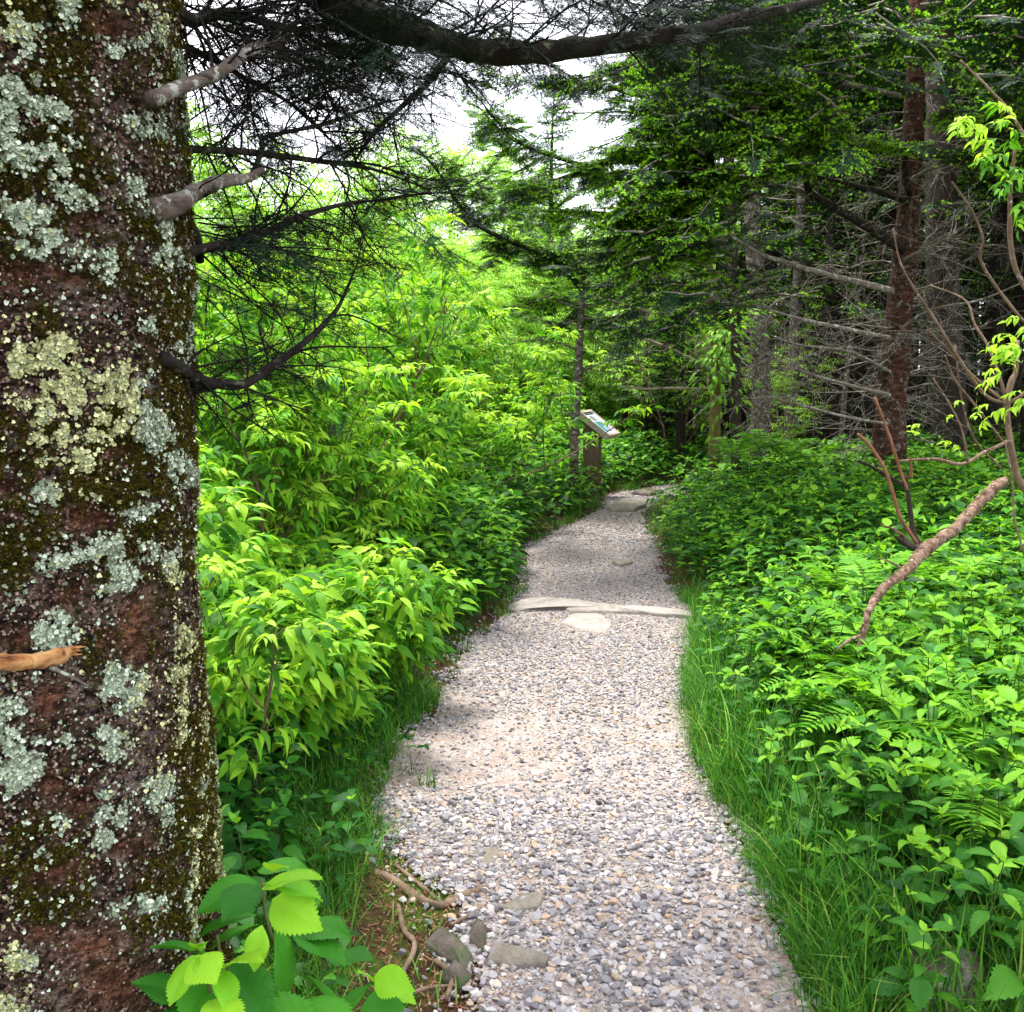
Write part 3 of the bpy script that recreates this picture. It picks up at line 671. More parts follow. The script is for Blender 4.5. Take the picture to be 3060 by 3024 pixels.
tcb = nt.nodes.new('ShaderNodeTexCoord'); mpb = nt.nodes.new('ShaderNodeMapping'); mpb.inputs['Scale'].default_value = (1, 1, 1.9); nt.links.new(tcb.outputs['Object'], mpb.inputs['Vector'])
gr = ramp(nt, noise(nt, 120, 9, .92, mpb.outputs[0]), [(.40, (.08, .075, .07)), (.47, (.5, .48, .46)), (.52, (1.0, .97, .93)), (.60, (2.2, 2.1, 2.0))])
cc = mixc(nt, 1.0, at.outputs['Color'], gr, 'MULTIPLY'); nt.links.new(cc, p.inputs['Base Color']); p.inputs['Roughness'].default_value = .92; p.inputs['Specular IOR Level'].default_value = .12
bump(nt, p, noise(nt, 110, 9, .9, mpb.outputs[0]), 1.0, .02); MT['lichenbark'] = m
tr_o = child(a, 'trunk', ['lichenbark'], spr)
ca = tr_o.data.color_attributes.new('bark_colour', 'FLOAT_COLOR', 'POINT'); ca.data.foreach_set('color', np.hstack([C, np.ones((len(C), 1))]).astype(np.float32).ravel())
MT['lich1'] = leafmat('grey_green_lichen', [(0, (.12, .15, .09)), (.4, (.29, .35, .25)), (.8, (.46, .54, .41)), (1, (.64, .70, .58))], 0, rough=.9, spec=.1, bscale=0)
MT['lich2'] = leafmat('yellow_green_lichen', [(0, (.20, .21, .09)), (.5, (.44, .46, .22)), (1, (.66, .68, .38))], 0, rough=.9, spec=.1, bscale=0)
MT['moss'] = leafmat('moss_tuft', [(0, (.015, .016, .003)), (.5, (.05, .045, .006)), (1, (.14, .115, .012))], .1, rough=.9, spec=.05, bscale=0)
# foliose lichen lobes and moss tufts stand off the bark
Nn = np.stack([np.cos(TH.ravel()), np.sin(TH.ravel()), 0 * px], 1)
def pick(wt, n):
    wt = np.where(facing & (px > -60) & (py > -60) & (py < 1080), wt, 0); wt = wt / wt.sum(); return rng.choice(len(V), n, p=wt)
def surf_frames(nrm):
    Zv = nrm; X_ = np.cross(np.array([0, 0, 1.0]), Zv); X_ /= np.linalg.norm(X_, axis=1, keepdims=True); Y_ = np.cross(Zv, X_); return np.stack([X_, Y_, Zv], -1)
def lobe(seed):
    r = np.random.default_rng(seed); n = 9; t = np.linspace(0, 6.28, n, endpoint=False); rr = r.uniform(.45, 1.0, n)
    V_ = np.vstack([[0, 0, .25], np.stack([np.cos(t) * rr, np.sin(t) * rr, r.uniform(.1, 1.0, n)], 1)]); return V_, np.array([(0, k + 1, (k + 1) % n + 1) for k in range(n)]), np.zeros(n, int)
lobes = [lobe(s) for s in range(8)]
MT['flk'] = leafmat('bark_flake', [(0, (.015, .010, .008)), (.4, (.07, .035, .022)), (.7, (.17, .10, .075)), (1, (.30, .24, .20))], 0, rough=.95, spec=.1, bscale=0)
for nm, wt, n, mt, S0 in (('lichen', (sstep(.35, .8, lich) + .006) * (1.05 - yel[:, 0]) * (1 - bare) ** 2, 30000, 'lich1', .0042), ('lichen', (sstep(.3, .8, lich) + .010) * (yel[:, 0] + .03) * (1 - bare) ** 2, 14000, 'lich2', .0042), ('bark_flakes', (1.05 - moss) * (1.02 - lich) * (1 - .8 * bare), 22000, 'flk', .0030)):
    q = pick(wt, n); a = Acc(); Rm = surf_frames(Nn[q]) @ rotz(rng.uniform(0, 6.28, n)) @ rotx(rng.normal(0, .4, n)); w_ = rng.integers(0, 8, n)
    T = V[q] + Nn[q] * rng.uniform(0, .005, n)[:, None] + rng.normal(0, .003, (n, 3)); S = rng.uniform(.5, 1.3, n) * S0
    for j, pr in enumerate(lobes): a.scatter(pr, Rm[w_ == j], T[w_ == j], S[w_ == j])
    child(a, nm, [mt], spr)
def mtuft(seed):
    r = np.random.default_rng(seed); a_ = Acc()
    for k in range(7):
        b = r.normal(0, .4, 3) * [1, 1, 0]; e = b + r.normal(0, .7, 3) * [1, 1, 0] + [0, 0, r.uniform(.5, 1.3)]; s_ = r.normal(0, .14, 3); a_.add([b - s_, b + s_, e], [(0, 1, 2)], 0)
    return a_.get()
mts = [mtuft(s) for s in range(6)]; n = 42000; q = pick(sstep(.25, .7, moss) + .04, n); a = Acc()
Rm = surf_frames(Nn[q]) @ rotz(rng.uniform(0, 6.28, n)); w_ = rng.integers(0, 6, n); T = V[q] + rng.normal(0, .002, (n, 3)); S = rng.uniform(.5, 1.4, n) * .0048
for j, pr in enumerate(mts): a.scatter(pr, Rm[w_ == j], T[w_ == j], S[w_ == j])
child(a, 'moss', ['moss'], spr)
# snapped pale branch stub on the bark
a = Acc(); pts = catmull(Pd([(-60, 672), (-10, 664), (30, 662), (60, 655), (76, 648)], [1.36, 1.40, 1.43, 1.47, 1.52]), 60); tube(a, pts, [.0145, .0150, .0120, .0135, .0115, .0125, .009, .004], 18, 0, .30)
for k in range(9):
    e0 = pts[-8] + rng.normal(0, .004, 3); tube(a, np.array([e0, e0 + np.array([rng.uniform(.008, .022), .006, rng.uniform(-.004, .008)])]), [.0028, .0004], 5)
o = child(a, 'branch_stub', ['rawwood'], spr); o['label'] = 'peeled orange broken branch stub'
a = Acc(); tube(a, catmull(Pd([(52, 668), (66, 674), (88, 686)], [1.52, 1.49, 1.48]), 6), [.004, .003, .002], 5, 0, .2); child(a, 'twig', ['twig'], spr)
# limbs
sf = Fir(3); sf.b = Acc()
def limb(pts, d, rad, n=24, m='limb', bmp=.22, sides=10):
    a_ = Acc(); q = catmull(Pd(pts, d), n); tube(a_, q, rad, sides, 0, bmp); child(a_, 'limb', [m], spr); return q
LA = limb([(170, -260), (260, -90), (335, 0), (372, 18), (417, 33), (445, 44), (491, 52), (536, 52), (610, 44), (689, 33), (735, 20), (820, 0), (900, -40)], [1.9, 2.3, 2.7, 2.8, 3.0, 3.4], [.055, .05, .040, .034, .031, .028, .021, .015, .010], 60)
LB = limb([(454, 48), (438, 70), (423, 88), (390, 117), (368, 140), (350, 170)], [2.78, 2.7, 2.6], [.011, .009, .006, .002], 20)
LC = limb([(150, 100), (178, 88), (219, 72), (250, 51), (275, 42), (288, 37)], [1.7, 1.8, 1.95, 2.1], [.014, .012, .011, .011, .012, .008], 20, 'greybark', .2)
LD = limb([(150, 212), (179, 202), (200, 190), (223, 181), (245, 179), (263, 170)], [1.75, 1.85, 2.0, 2.05], [.022, .018, .014, .013, .010, .007], 20, 'greybark', .2)
LD2 = limb([(252, 176), (262, 150), (266, 137), (324, 124), (368, 108), (390, 100)], [2.05, 2.2, 2.5], [.006, .005, .004, .002], 18)
LE_ = limb([(160, 150), (179, 149), (248, 152), (310, 160), (368, 168), (410, 182)], [1.8, 2.0, 2.4, 2.6], [.009, .007, .006, .002], 22)
LF = limb([(170, 262), (187, 252), (225, 245), (257, 236), (305, 215), (350, 203), (386, 200)], [1.8, 2.0, 2.2, 2.5], [.012, .010, .008, .005, .002], 24)
LG = limb([(165, 358), (187, 371), (209, 382), (244, 384), (271, 367), (305, 342), (335, 312), (352, 278)], [1.75, 1.9, 2.0, 2.2, 2.4], [.012, .011, .010, .009, .006, .003], 26)
LH = limb([(170, 398), (190, 393), (212, 386), (235, 384)], [1.8, 1.95, 2.0], [.009, .008, .006], 10)
LI = limb([(150, -20), (190, 20), (230, 12), (300, 30), (360, 10), (420, -20)], [1.8, 2.1, 2.6], [.014, .010, .006, .003], 20)
LJ = limb([(185, 215), (197, 240), (200, 262)], [1.95, 2.0], [.012, .010, .008], 8)
LK = limb([(160, 40), (190, 48), (240, 75), (300, 110), (340, 150)], [1.8, 2.2, 2.6], [.009, .006, .004, .002], 18)
for q, n, L, lv, rad in ((LA[16:34], 18, .34, 2, .004), (LA[34:50], 9, .3, 2, .0035), (LB, 22, .22, 2, .0028), (LD2, 16, .22, 2, .0026), (LE_, 24, .26, 2, .003), (LF, 20, .24, 2, .003), (LG, 26, .22, 2, .003), (LI, 26, .34, 2, .0035), (LC[6:], 12, .26, 2, .003), (LK, 22, .26, 2, .003), (LH, 5, .12, 1, .002)):
    for k in range(n):
        i_ = int(rng.uniform(.12, .98) * (len(q) - 1)); dv = norm(q[min(i_ + 1, len(q) - 1)] - q[i_ - 1]) if i_ else norm(q[1] - q[0])
        sd_ = norm(np.cross(dv, rng.normal(0, 1, 3))); sd_[2] = sd_[2] if q[0][2] < 2.3 or rng.random() < .35 else abs(sd_[2])
        pts = sf.twig(q[i_], dv * .8 + sd_ * .9 + np.array([0, .1, 0]), L * rng.uniform(.5, 1.2), rad, lv, 0, 6)
        if rng.random() < (.24 if q is not LG else .05):
            sf.sprays_along(pts, .45, .08, .5, 0, .3, -.1, .7)
for q, st in ((LF, .5), (LI, .1), (LA[20:46], .1)): sf.sprays_along(q, .75, .10, st, 0, .3, -.2)
# dense dark sprays hanging beside the trunk and across the top
for (x0, y0, x1, y1, d_, nn) in ((175, -30, 340, 40, 2.3, 30), (320, -40, 640, 14, 2.9, 34), (200, 30, 300, 110, 2.3, 9), (185, 225, 235, 262, 2.05, 7), (380, 160, 395, 200, 2.45, 3), (560, -30, 720, 30, 3.1, 16), (175, 205, 205, 240, 2.1, 4), (175, 255, 195, 275, 2.1, 4), (290, 20, 330, 55, 2.5, 4), (350, 80, 380, 120, 2.5, 2), (640, -20, 800, 50, 3.3, 12), (180, 60, 260, 110, 2.3, 3), (380, 40, 500, 60, 2.9, 4), (340, 185, 370, 200, 2.5, 3)):
    for k in range(nn):
        p0 = P(rng.uniform(x0, x1), rng.uniform(y0, y1), d_ * rng.uniform(.92, 1.15)); pts = sf.twig(p0, [rng.uniform(.2, 1), rng.uniform(-.4, .6), rng.uniform(-.4, .2)], .32, .0022, 1, 0, 4)
        sf.sprays_along(pts, .7, .085, .0, 0, .3, -.1)
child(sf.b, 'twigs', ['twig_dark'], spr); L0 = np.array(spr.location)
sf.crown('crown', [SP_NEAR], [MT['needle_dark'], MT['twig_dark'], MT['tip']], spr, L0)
# high crown out of frame, it shades the trunk foot
hc = Fir(5)
for k in range(46):
    a_ = rng.uniform(0, 6.28); zz = rng.uniform(4.5, 8.0); L = rng.uniform(1.6, 2.7); c = np.array([TX, TY, zz]); pts = catmull([c, c + np.array([math.cos(a_) * L * .5, math.sin(a_) * L * .5, -.05]), c + np.array([math.cos(a_) * L, math.sin(a_) * L, -.15])], 8)
    tube(hc.b, pts, [.02, .004], 4, 0); hc.sprays_along(pts, 1.25, .12, .1, 0)
tube(hc.b, np.array([[TX, TY, 3.25], [TX, TY, 8.5]]), [.28, .03], 12, 0)
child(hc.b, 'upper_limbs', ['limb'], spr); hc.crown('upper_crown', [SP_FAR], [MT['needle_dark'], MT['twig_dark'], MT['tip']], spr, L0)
# roots crossing the bare soil
for pts, rad in (([(375, 872), (392, 880), (418, 897), (440, 905), (462, 896), (487, 888), (500, 886)], [.012, .014, .012, .011, .008]), ([(395, 865), (420, 885), (442, 903)], [.007, .006]), ([(435, 960), (452, 975), (446, 1000)], [.008, .006]), ([(398, 905), (404, 930), (415, 945), (402, 975), (393, 1000)], [.006, .009, .007, .004]), ([(440, 880), (455, 868), (462, 850)], [.005, .003]), ([(450, 925), (470, 915), (485, 905)], [.006, .004]), ([(385, 1010), (420, 990), (455, 985)], [.007, .004])):
    W = np.array([G(*q, .012) for q in pts]); a = Acc(); tube(a, catmull(W, 22), rad, 8, 0, .35); child(a, 'root', ['root'], spr)

# ------------------------------------------------------------------ wayside exhibit
def slab(acc, c, ax, ay, az, m=0, bev=.0):
    c, ax, ay, az = map(lambda q: np.asarray(q, float), (c, ax, ay, az)); V_ = []
    for sx in (-1, 1):
        for sy in (-1, 1):
            for sz in (-1, 1): V_.append(c + ax * sx + ay * sy + az * sz)
    F_ = [(0, 1, 3), (0, 3, 2), (4, 6, 7), (4, 7, 5), (0, 4, 5), (0, 5, 1), (2, 3, 7), (2, 7, 6), (0, 2, 6), (0, 6, 4), (1, 5, 7), (1, 7, 3)]
    acc.add(V_, F_, m)
def woodmat(name, a, b, c_, sc=(12, 12, 1.2)):
    m, nt, p, o = newmat(name); tcn = nt.nodes.new('ShaderNodeTexCoord'); mp = nt.nodes.new('ShaderNodeMapping'); mp.inputs['Scale'].default_value = sc; nt.links.new(tcn.outputs['Object'], mp.inputs['Vector'])
    n = noise(nt, 3, 8, .7, mp.outputs[0], 1.2); nt.links.new(ramp(nt, n, [(.3, a), (.5, b), (.7, c_)]), p.inputs['Base Color']); p.inputs['Roughness'].default_value = .85; bump(nt, p, n, .5, .004); return m
MT['post'] = woodmat('brown_post_wood', (.045, .028, .018), (.12, .075, .045), (.17, .11, .07))
MT['frame'] = woodmat('weathered_frame_wood', (.22, .18, .13), (.36, .31, .24), (.44, .39, .32), (3, 12, 12))
def flat(name, c, rough=.5):
    m, nt, p, o = newmat(name); nt.links.new(mixc(nt, .25, c, ramp(nt, noise(nt, 40, 4), [(.3, (.5, .5, .5)), (.7, (1, 1, 1))]), 'MULTIPLY'), p.inputs['Base Color']); p.inputs['Roughness'].default_value = rough; return m
MT['p_blue'] = flat('panel_teal', (.06, .26, .38)); MT['p_white'] = flat('panel_white', (.62, .66, .68)); MT['p_dark'] = flat('panel_dark_band', (.03, .05, .06)); MT['p_photo'] = flat('panel_photo', (.35, .3, .42)); MT['p_pale'] = flat('panel_pale_blue', (.3, .5, .58))
SY = 13.0; b0 = P(592, 480, SY); SX = b0[0]; sg = empty('wayside_exhibit', (SX, SY, float(height(SX, SY)[0]))); tag(sg, 'slanted wooden interpretive panel on a thick brown post beside the path', 'sign')
yaw = R(-19); e1 = np.array([math.cos(yaw), math.sin(yaw), 0]); e2 = np.array([-math.sin(yaw), math.cos(yaw), 0]); up = np.array([0, 0, 1.0])
px0 = P(592, 440, SY)
a = Acc(); zt_ = P(592, 432, SY)[2]; zb = float(height(SX, SY)[0]) - .05; V8 = []
for sx, sy in ((-1, -1), (1, -1), (1, 1), (-1, 1)): V8.append(np.array([SX, SY, 0]) + e1 * sx * .105 + e2 * sy * .075)
zc_ = P(598.5, 424.5, SY)[2]; ox_ = SX - P(598.5, 424.5, SY)[0]; tops = [zc_ + (ox_ / math.cos(yaw) + q * .105) * math.tan(R(-37)) - .035 for q in (-1, 1, 1, -1)]
Vp = [v + up * zb for v in V8] + [v + up * t for v, t in zip(V8, tops)]
a.add(Vp, [(0, 1, 5), (0, 5, 4), (1, 2, 6), (1, 6, 5), (2, 3, 7), (2, 7, 6), (3, 0, 4), (3, 4, 7), (4, 5, 6), (4, 6, 7)]); child(a, 'post', ['post'], sg, False)
tilt = R(-37); s1 = e1 * math.cos(tilt) + up * math.sin(tilt); nn_ = np.cross(s1, e2) * 1; nn_ = nn_ if nn_[2] > 0 else -nn_
cc_ = P(598.5, 424.5, SY) + nn_ * 0; HL, HW, HT = .25, .30, .036
a = Acc(); slab(a, cc_ - nn_ * .010, s1 * (HL - .006), e2 * (HW - .006), nn_ * .020); child(a, 'backboard', ['frame'], sg, False)
for k, (c_, h1, h2) in enumerate(((cc_ - e2 * (HW - .016), s1 * HL, e2 * .016), (cc_ + e2 * (HW - .016), s1 * HL, e2 * .016), (cc_ + s1 * (HL - .02), s1 * .019, e2 * (HW - .033)), (cc_ - s1 * (HL - .02), s1 * .019, e2 * (HW - .033)))):
    a = Acc(); slab(a, c_ + nn_ * .002, h1, h2, nn_ * HT * (1 if k != 3 else 1.15)); child(a, 'frame_board', ['frame'], sg, False)
a = Acc(); b_ = cc_ + nn_ * .024; slab(a, b_, s1 * (HL - .04), e2 * (HW - .034), nn_ * .005, 1)
def art(u0, u1, v0, v1, m, lift): slab(a, b_ + nn_ * lift + s1 * ((u0 + u1) / 2) + e2 * ((v0 + v1) / 2), s1 * (u1 - u0) / 2, e2 * (v1 - v0) / 2, nn_ * .001, m)
art(-.195, -.165, -.20, .21, 2, .006); art(-.03, .17, -.20, .12, 0, .006); art(-.02, .04, .0, .18, 3, .0085); art(.06, .17, .06, .2, 3, .0085); art(.08, .15, -.1, .02, 4, .0085)
for k in range(7): art(-.14 + k * .014, -.134 + k * .014, -.16, .02 + .05 * (k % 3), 2, .006)
o = child(a, 'panel', ['p_blue', 'p_white', 'p_dark', 'p_photo', 'p_pale'], sg, False); o['label'] = 'weathered exhibit panel with blue map and photo'

# ------------------------------------------------------------------ rocks
def rock(name, poly, z0, th_, label, cat, mat, grp=None, rough=.02, dome=0, sub=4, seed=0):
    c2 = np.array([G(p[0], p[1], z0)[:2] for p in poly]); cen = c2.mean(0); n = 40
    t = np.linspace(0, len(poly), n, endpoint=False); i0 = t.astype(int) % len(poly); f = (t - t.astype(int))[:, None]; f = f * f * (3 - 2 * f) * .5 + f * .5
    out_ = c2[i0] * (1 - f) + c2[(i0 + 1) % len(poly)] * f
    V_, rings = [], [(1.02, -th_ * .6), (1.03, th_ * .3), (.98, th_ * .85), (.9, th_), (.7, th_ + dome * .5), (.45, th_ + dome * .85), (.2, th_ + dome), (.02, th_ + dome)]
    for s_, zz in rings:
        V_.append(np.hstack([cen + (out_ - cen) * s_, np.full((n, 1), zz)]))
    V_ = np.vstack(V_); V_[:, 2] += z0 - th_; nr = fbm(V_ + seed, 9, 4) - .5; V_[:, 2] += nr * rough * 2; V_[:, :2] += ((vnoise(V_ + seed, 14) - .5) * rough)[:, None] * 1.2
    i = (np.arange(len(rings) - 1)[:, None] * n + np.arange(n)[None]).ravel(); j = (np.arange(len(rings) - 1)[:, None] * n + (np.arange(n)[None] + 1) % n).ravel()
    a_ = Acc(); a_.add(V_, np.concatenate([np.stack([i, j, j + n], -1), np.stack([i, j + n, i + n], -1)]))
    o_ = a_.build(name, [MT[mat]], None, True, (cen[0], cen[1], z0 - th_)); o_.modifiers.new('smooth', 'SUBSURF').levels = 1; o_.modifiers['smooth'].render_levels = 1
    return tag(o_, label, cat, grp)
rock('stone_slab', [(607, 506), (622, 498), (645, 499), (646, 503), (634, 508), (612, 509)], .06, .06, 'flat thin grey slab lying across the far path by the exhibit post', 'stone', 'rock', rough=.008)
rock('rock_ledge', [(507, 605), (530, 596), (560, 596), (580, 600), (620, 604), (665, 607), (698, 612), (694, 616), (660, 613), (640, 611), (600, 609), (575, 610), (560, 606), (520, 609)], .028, .028, 'long pale bedrock ledge forming a low step across the path', 'rock', 'rock_pale', rough=.018, dome=.006)
rock('embedded_rock', [(560, 622), (575, 612), (598, 612), (612, 622), (606, 632), (585, 630)], .016, .016, 'smooth white rock embedded in the gravel just before the ledge', 'rock', 'rock_pale', rough=.010, dome=.006)
rock('flat_rock', [(462, 862), (470, 850), (500, 846), (496, 862), (480, 868)], .022, .022, 'tan flat angular stone above the exposed root', 'rock', 'rock', rough=.01, dome=.004)
rock('flat_rock', [(486, 958), (492, 942), (520, 944), (548, 955), (544, 963), (510, 962)], .014, .014, 'smooth tan oval rock half buried at the left gravel edge', 'rock', 'rock', rough=.008, dome=.015, seed=3)
rock('mossy_rock', [(425, 940), (440, 925), (462, 938), (472, 955), (462, 968), (440, 952)], .015, .015, 'grey mossy rock sunk in the soil among the roots', 'rock', 'rock_mossy', rough=.012, dome=.02, seed=5)
rock('mossy_rock', [(438, 975), (455, 960), (470, 972), (460, 985)], .015, .015, 'rounded red brown stone below the mossy rock', 'rock', 'rock_mossy', rough=.008, dome=.025, seed=7)
rock('mossy_rock', [(468, 935), (476, 915), (488, 925), (484, 950)], .015, .015, 'small dark reddish stone against the gravel edge', 'rock', 'rock_mossy', rough=.008, dome=.02, seed=9)
rock('embedded_rock', [(500, 905), (520, 893), (545, 890), (540, 905), (515, 910)], .02, .02, 'low worn grey rock flush with the gravel below the tan stone', 'rock', 'rock', rough=.006, dome=.006, seed=11)
rock('boulder', [(880, 975), (898, 952), (925, 942), (960, 950), (985, 965), (980, 985), (930, 990)], .12, .12, 'lichen spotted boulder half hidden by grass at the right bank', 'boulder', 'rock_lichen', rough=.03, dome=.04, seed=13)
rock('flat_rock', [(612, 560), (628, 557), (634, 561), (620, 564)], .03, .03, 'small dark flat stone in the middle of the far path', 'rock', 'rock', rough=.004, seed=15)
rock('mossy_rock', [(632, 491), (648, 488), (664, 490), (650, 493)], .05, .05, 'low moss topped rock behind the flat slab', 'rock', 'rock_mossy', rough=.01, dome=.03, seed=17)

# ------------------------------------------------------------------ thin fir beside the exhibit
def hero(name, label, trunk_pts, d, rad, limbs, tmat='firbark', seed=1, kinds=None, mats=('needle', 'twig', 'tip'), lmat='twig', bmp=.1, sides=14, dead=0, dtz=(0, .5), deadL=.9, thick='limb', group=None, cat='tree', sets=None, extra=None):
    tp = Pd(trunk_pts, d); base = tp[0].copy(); base[2] = float(height(base[0], base[1])[0]); tp = np.vstack([[base[0], base[1], base[2] - .1], tp[1:]])
    root = empty(name, base); tag(root, label, cat, group); a_ = Acc(); T_ = catmull(tp, 60); tube(a_, T_, rad, sides, 0, bmp); child(a_, 'trunk', [tmat], root)
    f = Fir(seed)
    for pts, dd, rr, kind, sg_ in limbs:
        q = catmull(Pd(pts, dd), 24); b_ = Acc(); tube(b_, q, rr, 7, 0, .15); child(b_, 'limb', [lmat if len(rr) < 4 or (len(rr) == 4 and kind is None) else thick], root)
        if kind is not None:
            f.sprays_along(q, sg_[0], sg_[1], sg_[2], kind)
            for k in range(int(sg_[3])):
                i_ = rng.integers(int(24 * sg_[2]), 22); dv = norm(q[i_ + 1] - q[i_]); pts2 = f.twig(q[i_], dv * .7 + norm(np.cross(dv, [0, 0, 1])) * rng.choice([-1, 1]) + np.array([0, 0, rng.normal(0, .25)]), sg_[0] * rng.uniform(.25, .65), .006, 0)
                f.sprays_along(pts2, sg_[0] * .8, sg_[1], .0, kind)
        else:
            for k in range(int(sg_[3])):
                i_ = rng.integers(3, 23); dv = norm(q[i_] - q[i_ - 1]); f.twig(q[i_], dv * .7 + norm(np.cross(dv, rng.normal(0, 1, 3))), sg_[0] * rng.uniform(.4, 1), .005, 1, 0, 5)
    for k in range(dead):
        t = rng.uniform(*dtz); i_ = int(t * 59); a2 = rng.uniform(0, 6.28); f.twig(T_[i_], [math.cos(a2), math.sin(a2), rng.uniform(-.25, .25)], deadL * rng.uniform(.4, 1.3), .007, 2, 0, 6, -.03)
    if extra: extra(f, T_)
    if f.b.V: child(f.b, 'twigs', [lmat], root)
    if f.T: f.crown('crown', sets or [SP_MID, SP_TIP], [MT[m_] for m_ in mats], root, np.array(root.location))
    return root, T_
def s1x(f, T_):
    for k in range(26):
        z_ = rng.uniform(.52, 1.0); i_ = int(z_ * 59); a_ = rng.uniform(0, 6.28); L = rng.uniform(.5, 1.25); pts = f.twig(T_[i_], [math.cos(a_), math.sin(a_), rng.uniform(0, .4)], L, .010, 0, 0, 0, -.02); f.sprays_along(pts, .8, .11, .15, 1 if rng.random() < .5 else 0)
hero('thin_fir', 'slender fir with blotched grey trunk standing against the exhibit post', [(573, 488), (575, 426), (578, 380), (580, 335), (582, 303), (584, 270), (586, 235)], 12.0, [.062, .052, .048, .042, .035, .02, .01],
     [([(583, 292), (560, 264), (520, 246), (482, 228), (460, 206), (447, 186), (434, 166), (416, 148)], [12, 11.6, 11.2], [.03, .024, .018, .010], 0, (1.0, .065, .10, 20)),
      ([(584, 300), (620, 282), (650, 270), (690, 262)], [12, 12.2], [.02, .012, .006], 1, (.9, .12, .1, 8)),
      ([(583, 310), (550, 300), (520, 305), (490, 312)], [12, 11.6], [.016, .01, .005], 1, (.85, .12, .2, 8)),
      ([(584, 288), (600, 265), (640, 250)], [12, 12.6], [.016, .01, .005], 0, (.85, .12, .1, 6)),
      ([(582, 318), (610, 318), (640, 300)], [12, 11.8], [.014, .008, .004], 0, (.7, .12, .2, 5)),
      ([(580, 350), (545, 340), (505, 345), (480, 352)], [12, 11.5], [.014, .008, .004], None, (.7, .1, .2, 8)),
      ([(580, 372), (610, 360), (650, 352)], [12, 11.5], [.012, .008, .004], None, (.7, .1, .2, 6)),
      ([(577, 400), (550, 395), (520, 402)], [12, 11.6], [.010, .006, .003], None, (.5, .1, .2, 4))], 'greybark', 21, extra=s1x, bmp=.16, dead=8, dtz=(.2, .6), deadL=.5)

# ------------------------------------------------------------------ right hand firs (limbs where the photo shows them)
def fill(f, boxes):
    """live boughs: each starts at its trunk side and grows to a point of the box"""
    for (x0, y0, x1, y1, d0, d1, n, dirx, kind, L0) in boxes:
        for k in range(n):
            d_ = rng.uniform(d0, d1); p0 = P(rng.uniform(x0, x1), rng.uniform(y0, y1), d_); L = L0 * rng.uniform(.6, 1.3)
            pts = f.twig(p0, [dirx * rng.uniform(.4, 1), rng.uniform(-.9, .5), rng.uniform(-.3, .25)], L, .011, 0, 0, 0, -.03); f.sprays_along(pts, .85, .12, .05, kind if rng.random() < .75 else 1 - kind)
def b1x(f, T_): fill(f, [(690, 60, 780, 200, 7.6, 9.2, 48, -1, 1, .8), (640, 90, 740, 260, 7.6, 9.0, 34, -1, 1, .6), (640, 200, 740, 330, 7.8, 9.6, 34, -1, 0, .6), (690, 0, 800, 80, 7.8, 9.2, 24, -1, 0, .8)])
hero('spreading_fir', 'broad fir with lime new tips reaching over the path from the right', [(738, 440), (736, 380), (733, 250), (728, 100), (722, -80), (718, -220)], 11.5, [.06, .058, .05, .045, .035, .02],
     [([(732, 225), (640, 188), (580, 165), (530, 148), (500, 130), (478, 106)], [11.3, 8.4, 8.0], [.03, .022, .014, .006], 1, (.95, .10, .15, 18)),
      ([(730, 170), (650, 150), (600, 165), (540, 185), (520, 190)], [11.3, 8.4, 8.2], [.028, .02, .012, .005], 1, (.95, .10, .2, 16)),
      ([(733, 270), (660, 235), (610, 215), (565, 212)], [11.3, 8.5, 8.2], [.024, .018, .010, .005], 1, (.9, .10, .2, 14)),
      ([(728, 95), (650, 70), (600, 75), (560, 82)], [11.3, 8.6, 8.4], [.024, .018, .010, .005], 0, (.95, .10, .1, 14)),
      ([(726, 60), (760, 70), (820, 90)], [11.3, 8.8, 8.6], [.024, .018, .008, .005], 1, (.95, .10, .1, 12)),
      ([(734, 300), (660, 280), (620, 300)], [11.3, 8.6], [.02, .012, .005], 0, (.8, .12, .2, 8))], 'darkbark', 31, extra=b1x, dead=12, dtz=(.05, .4), deadL=.7, sides=12)
def r1x(f, T_): fill(f, [(740, 40, 860, 130, 7.6, 9.0, 26, -1, 1, .7), (700, 100, 850, 170, 7.6, 8.8, 30, -1, 1, .8), (690, 170, 760, 220, 7.8, 9.0, 12, -1, 1, .6), (850, 0, 1020, 90, 7.5, 9.5, 26, 1, 0, .7), (780, 0, 900, 60, 7.5, 9.5, 22, -1, 0, .7), (700, 200, 800, 330, 9.5, 10.5, 22, -1, 0, .6), (930, 70, 1040, 120, 8.2, 9.2, 8, 1, 1, .6)])
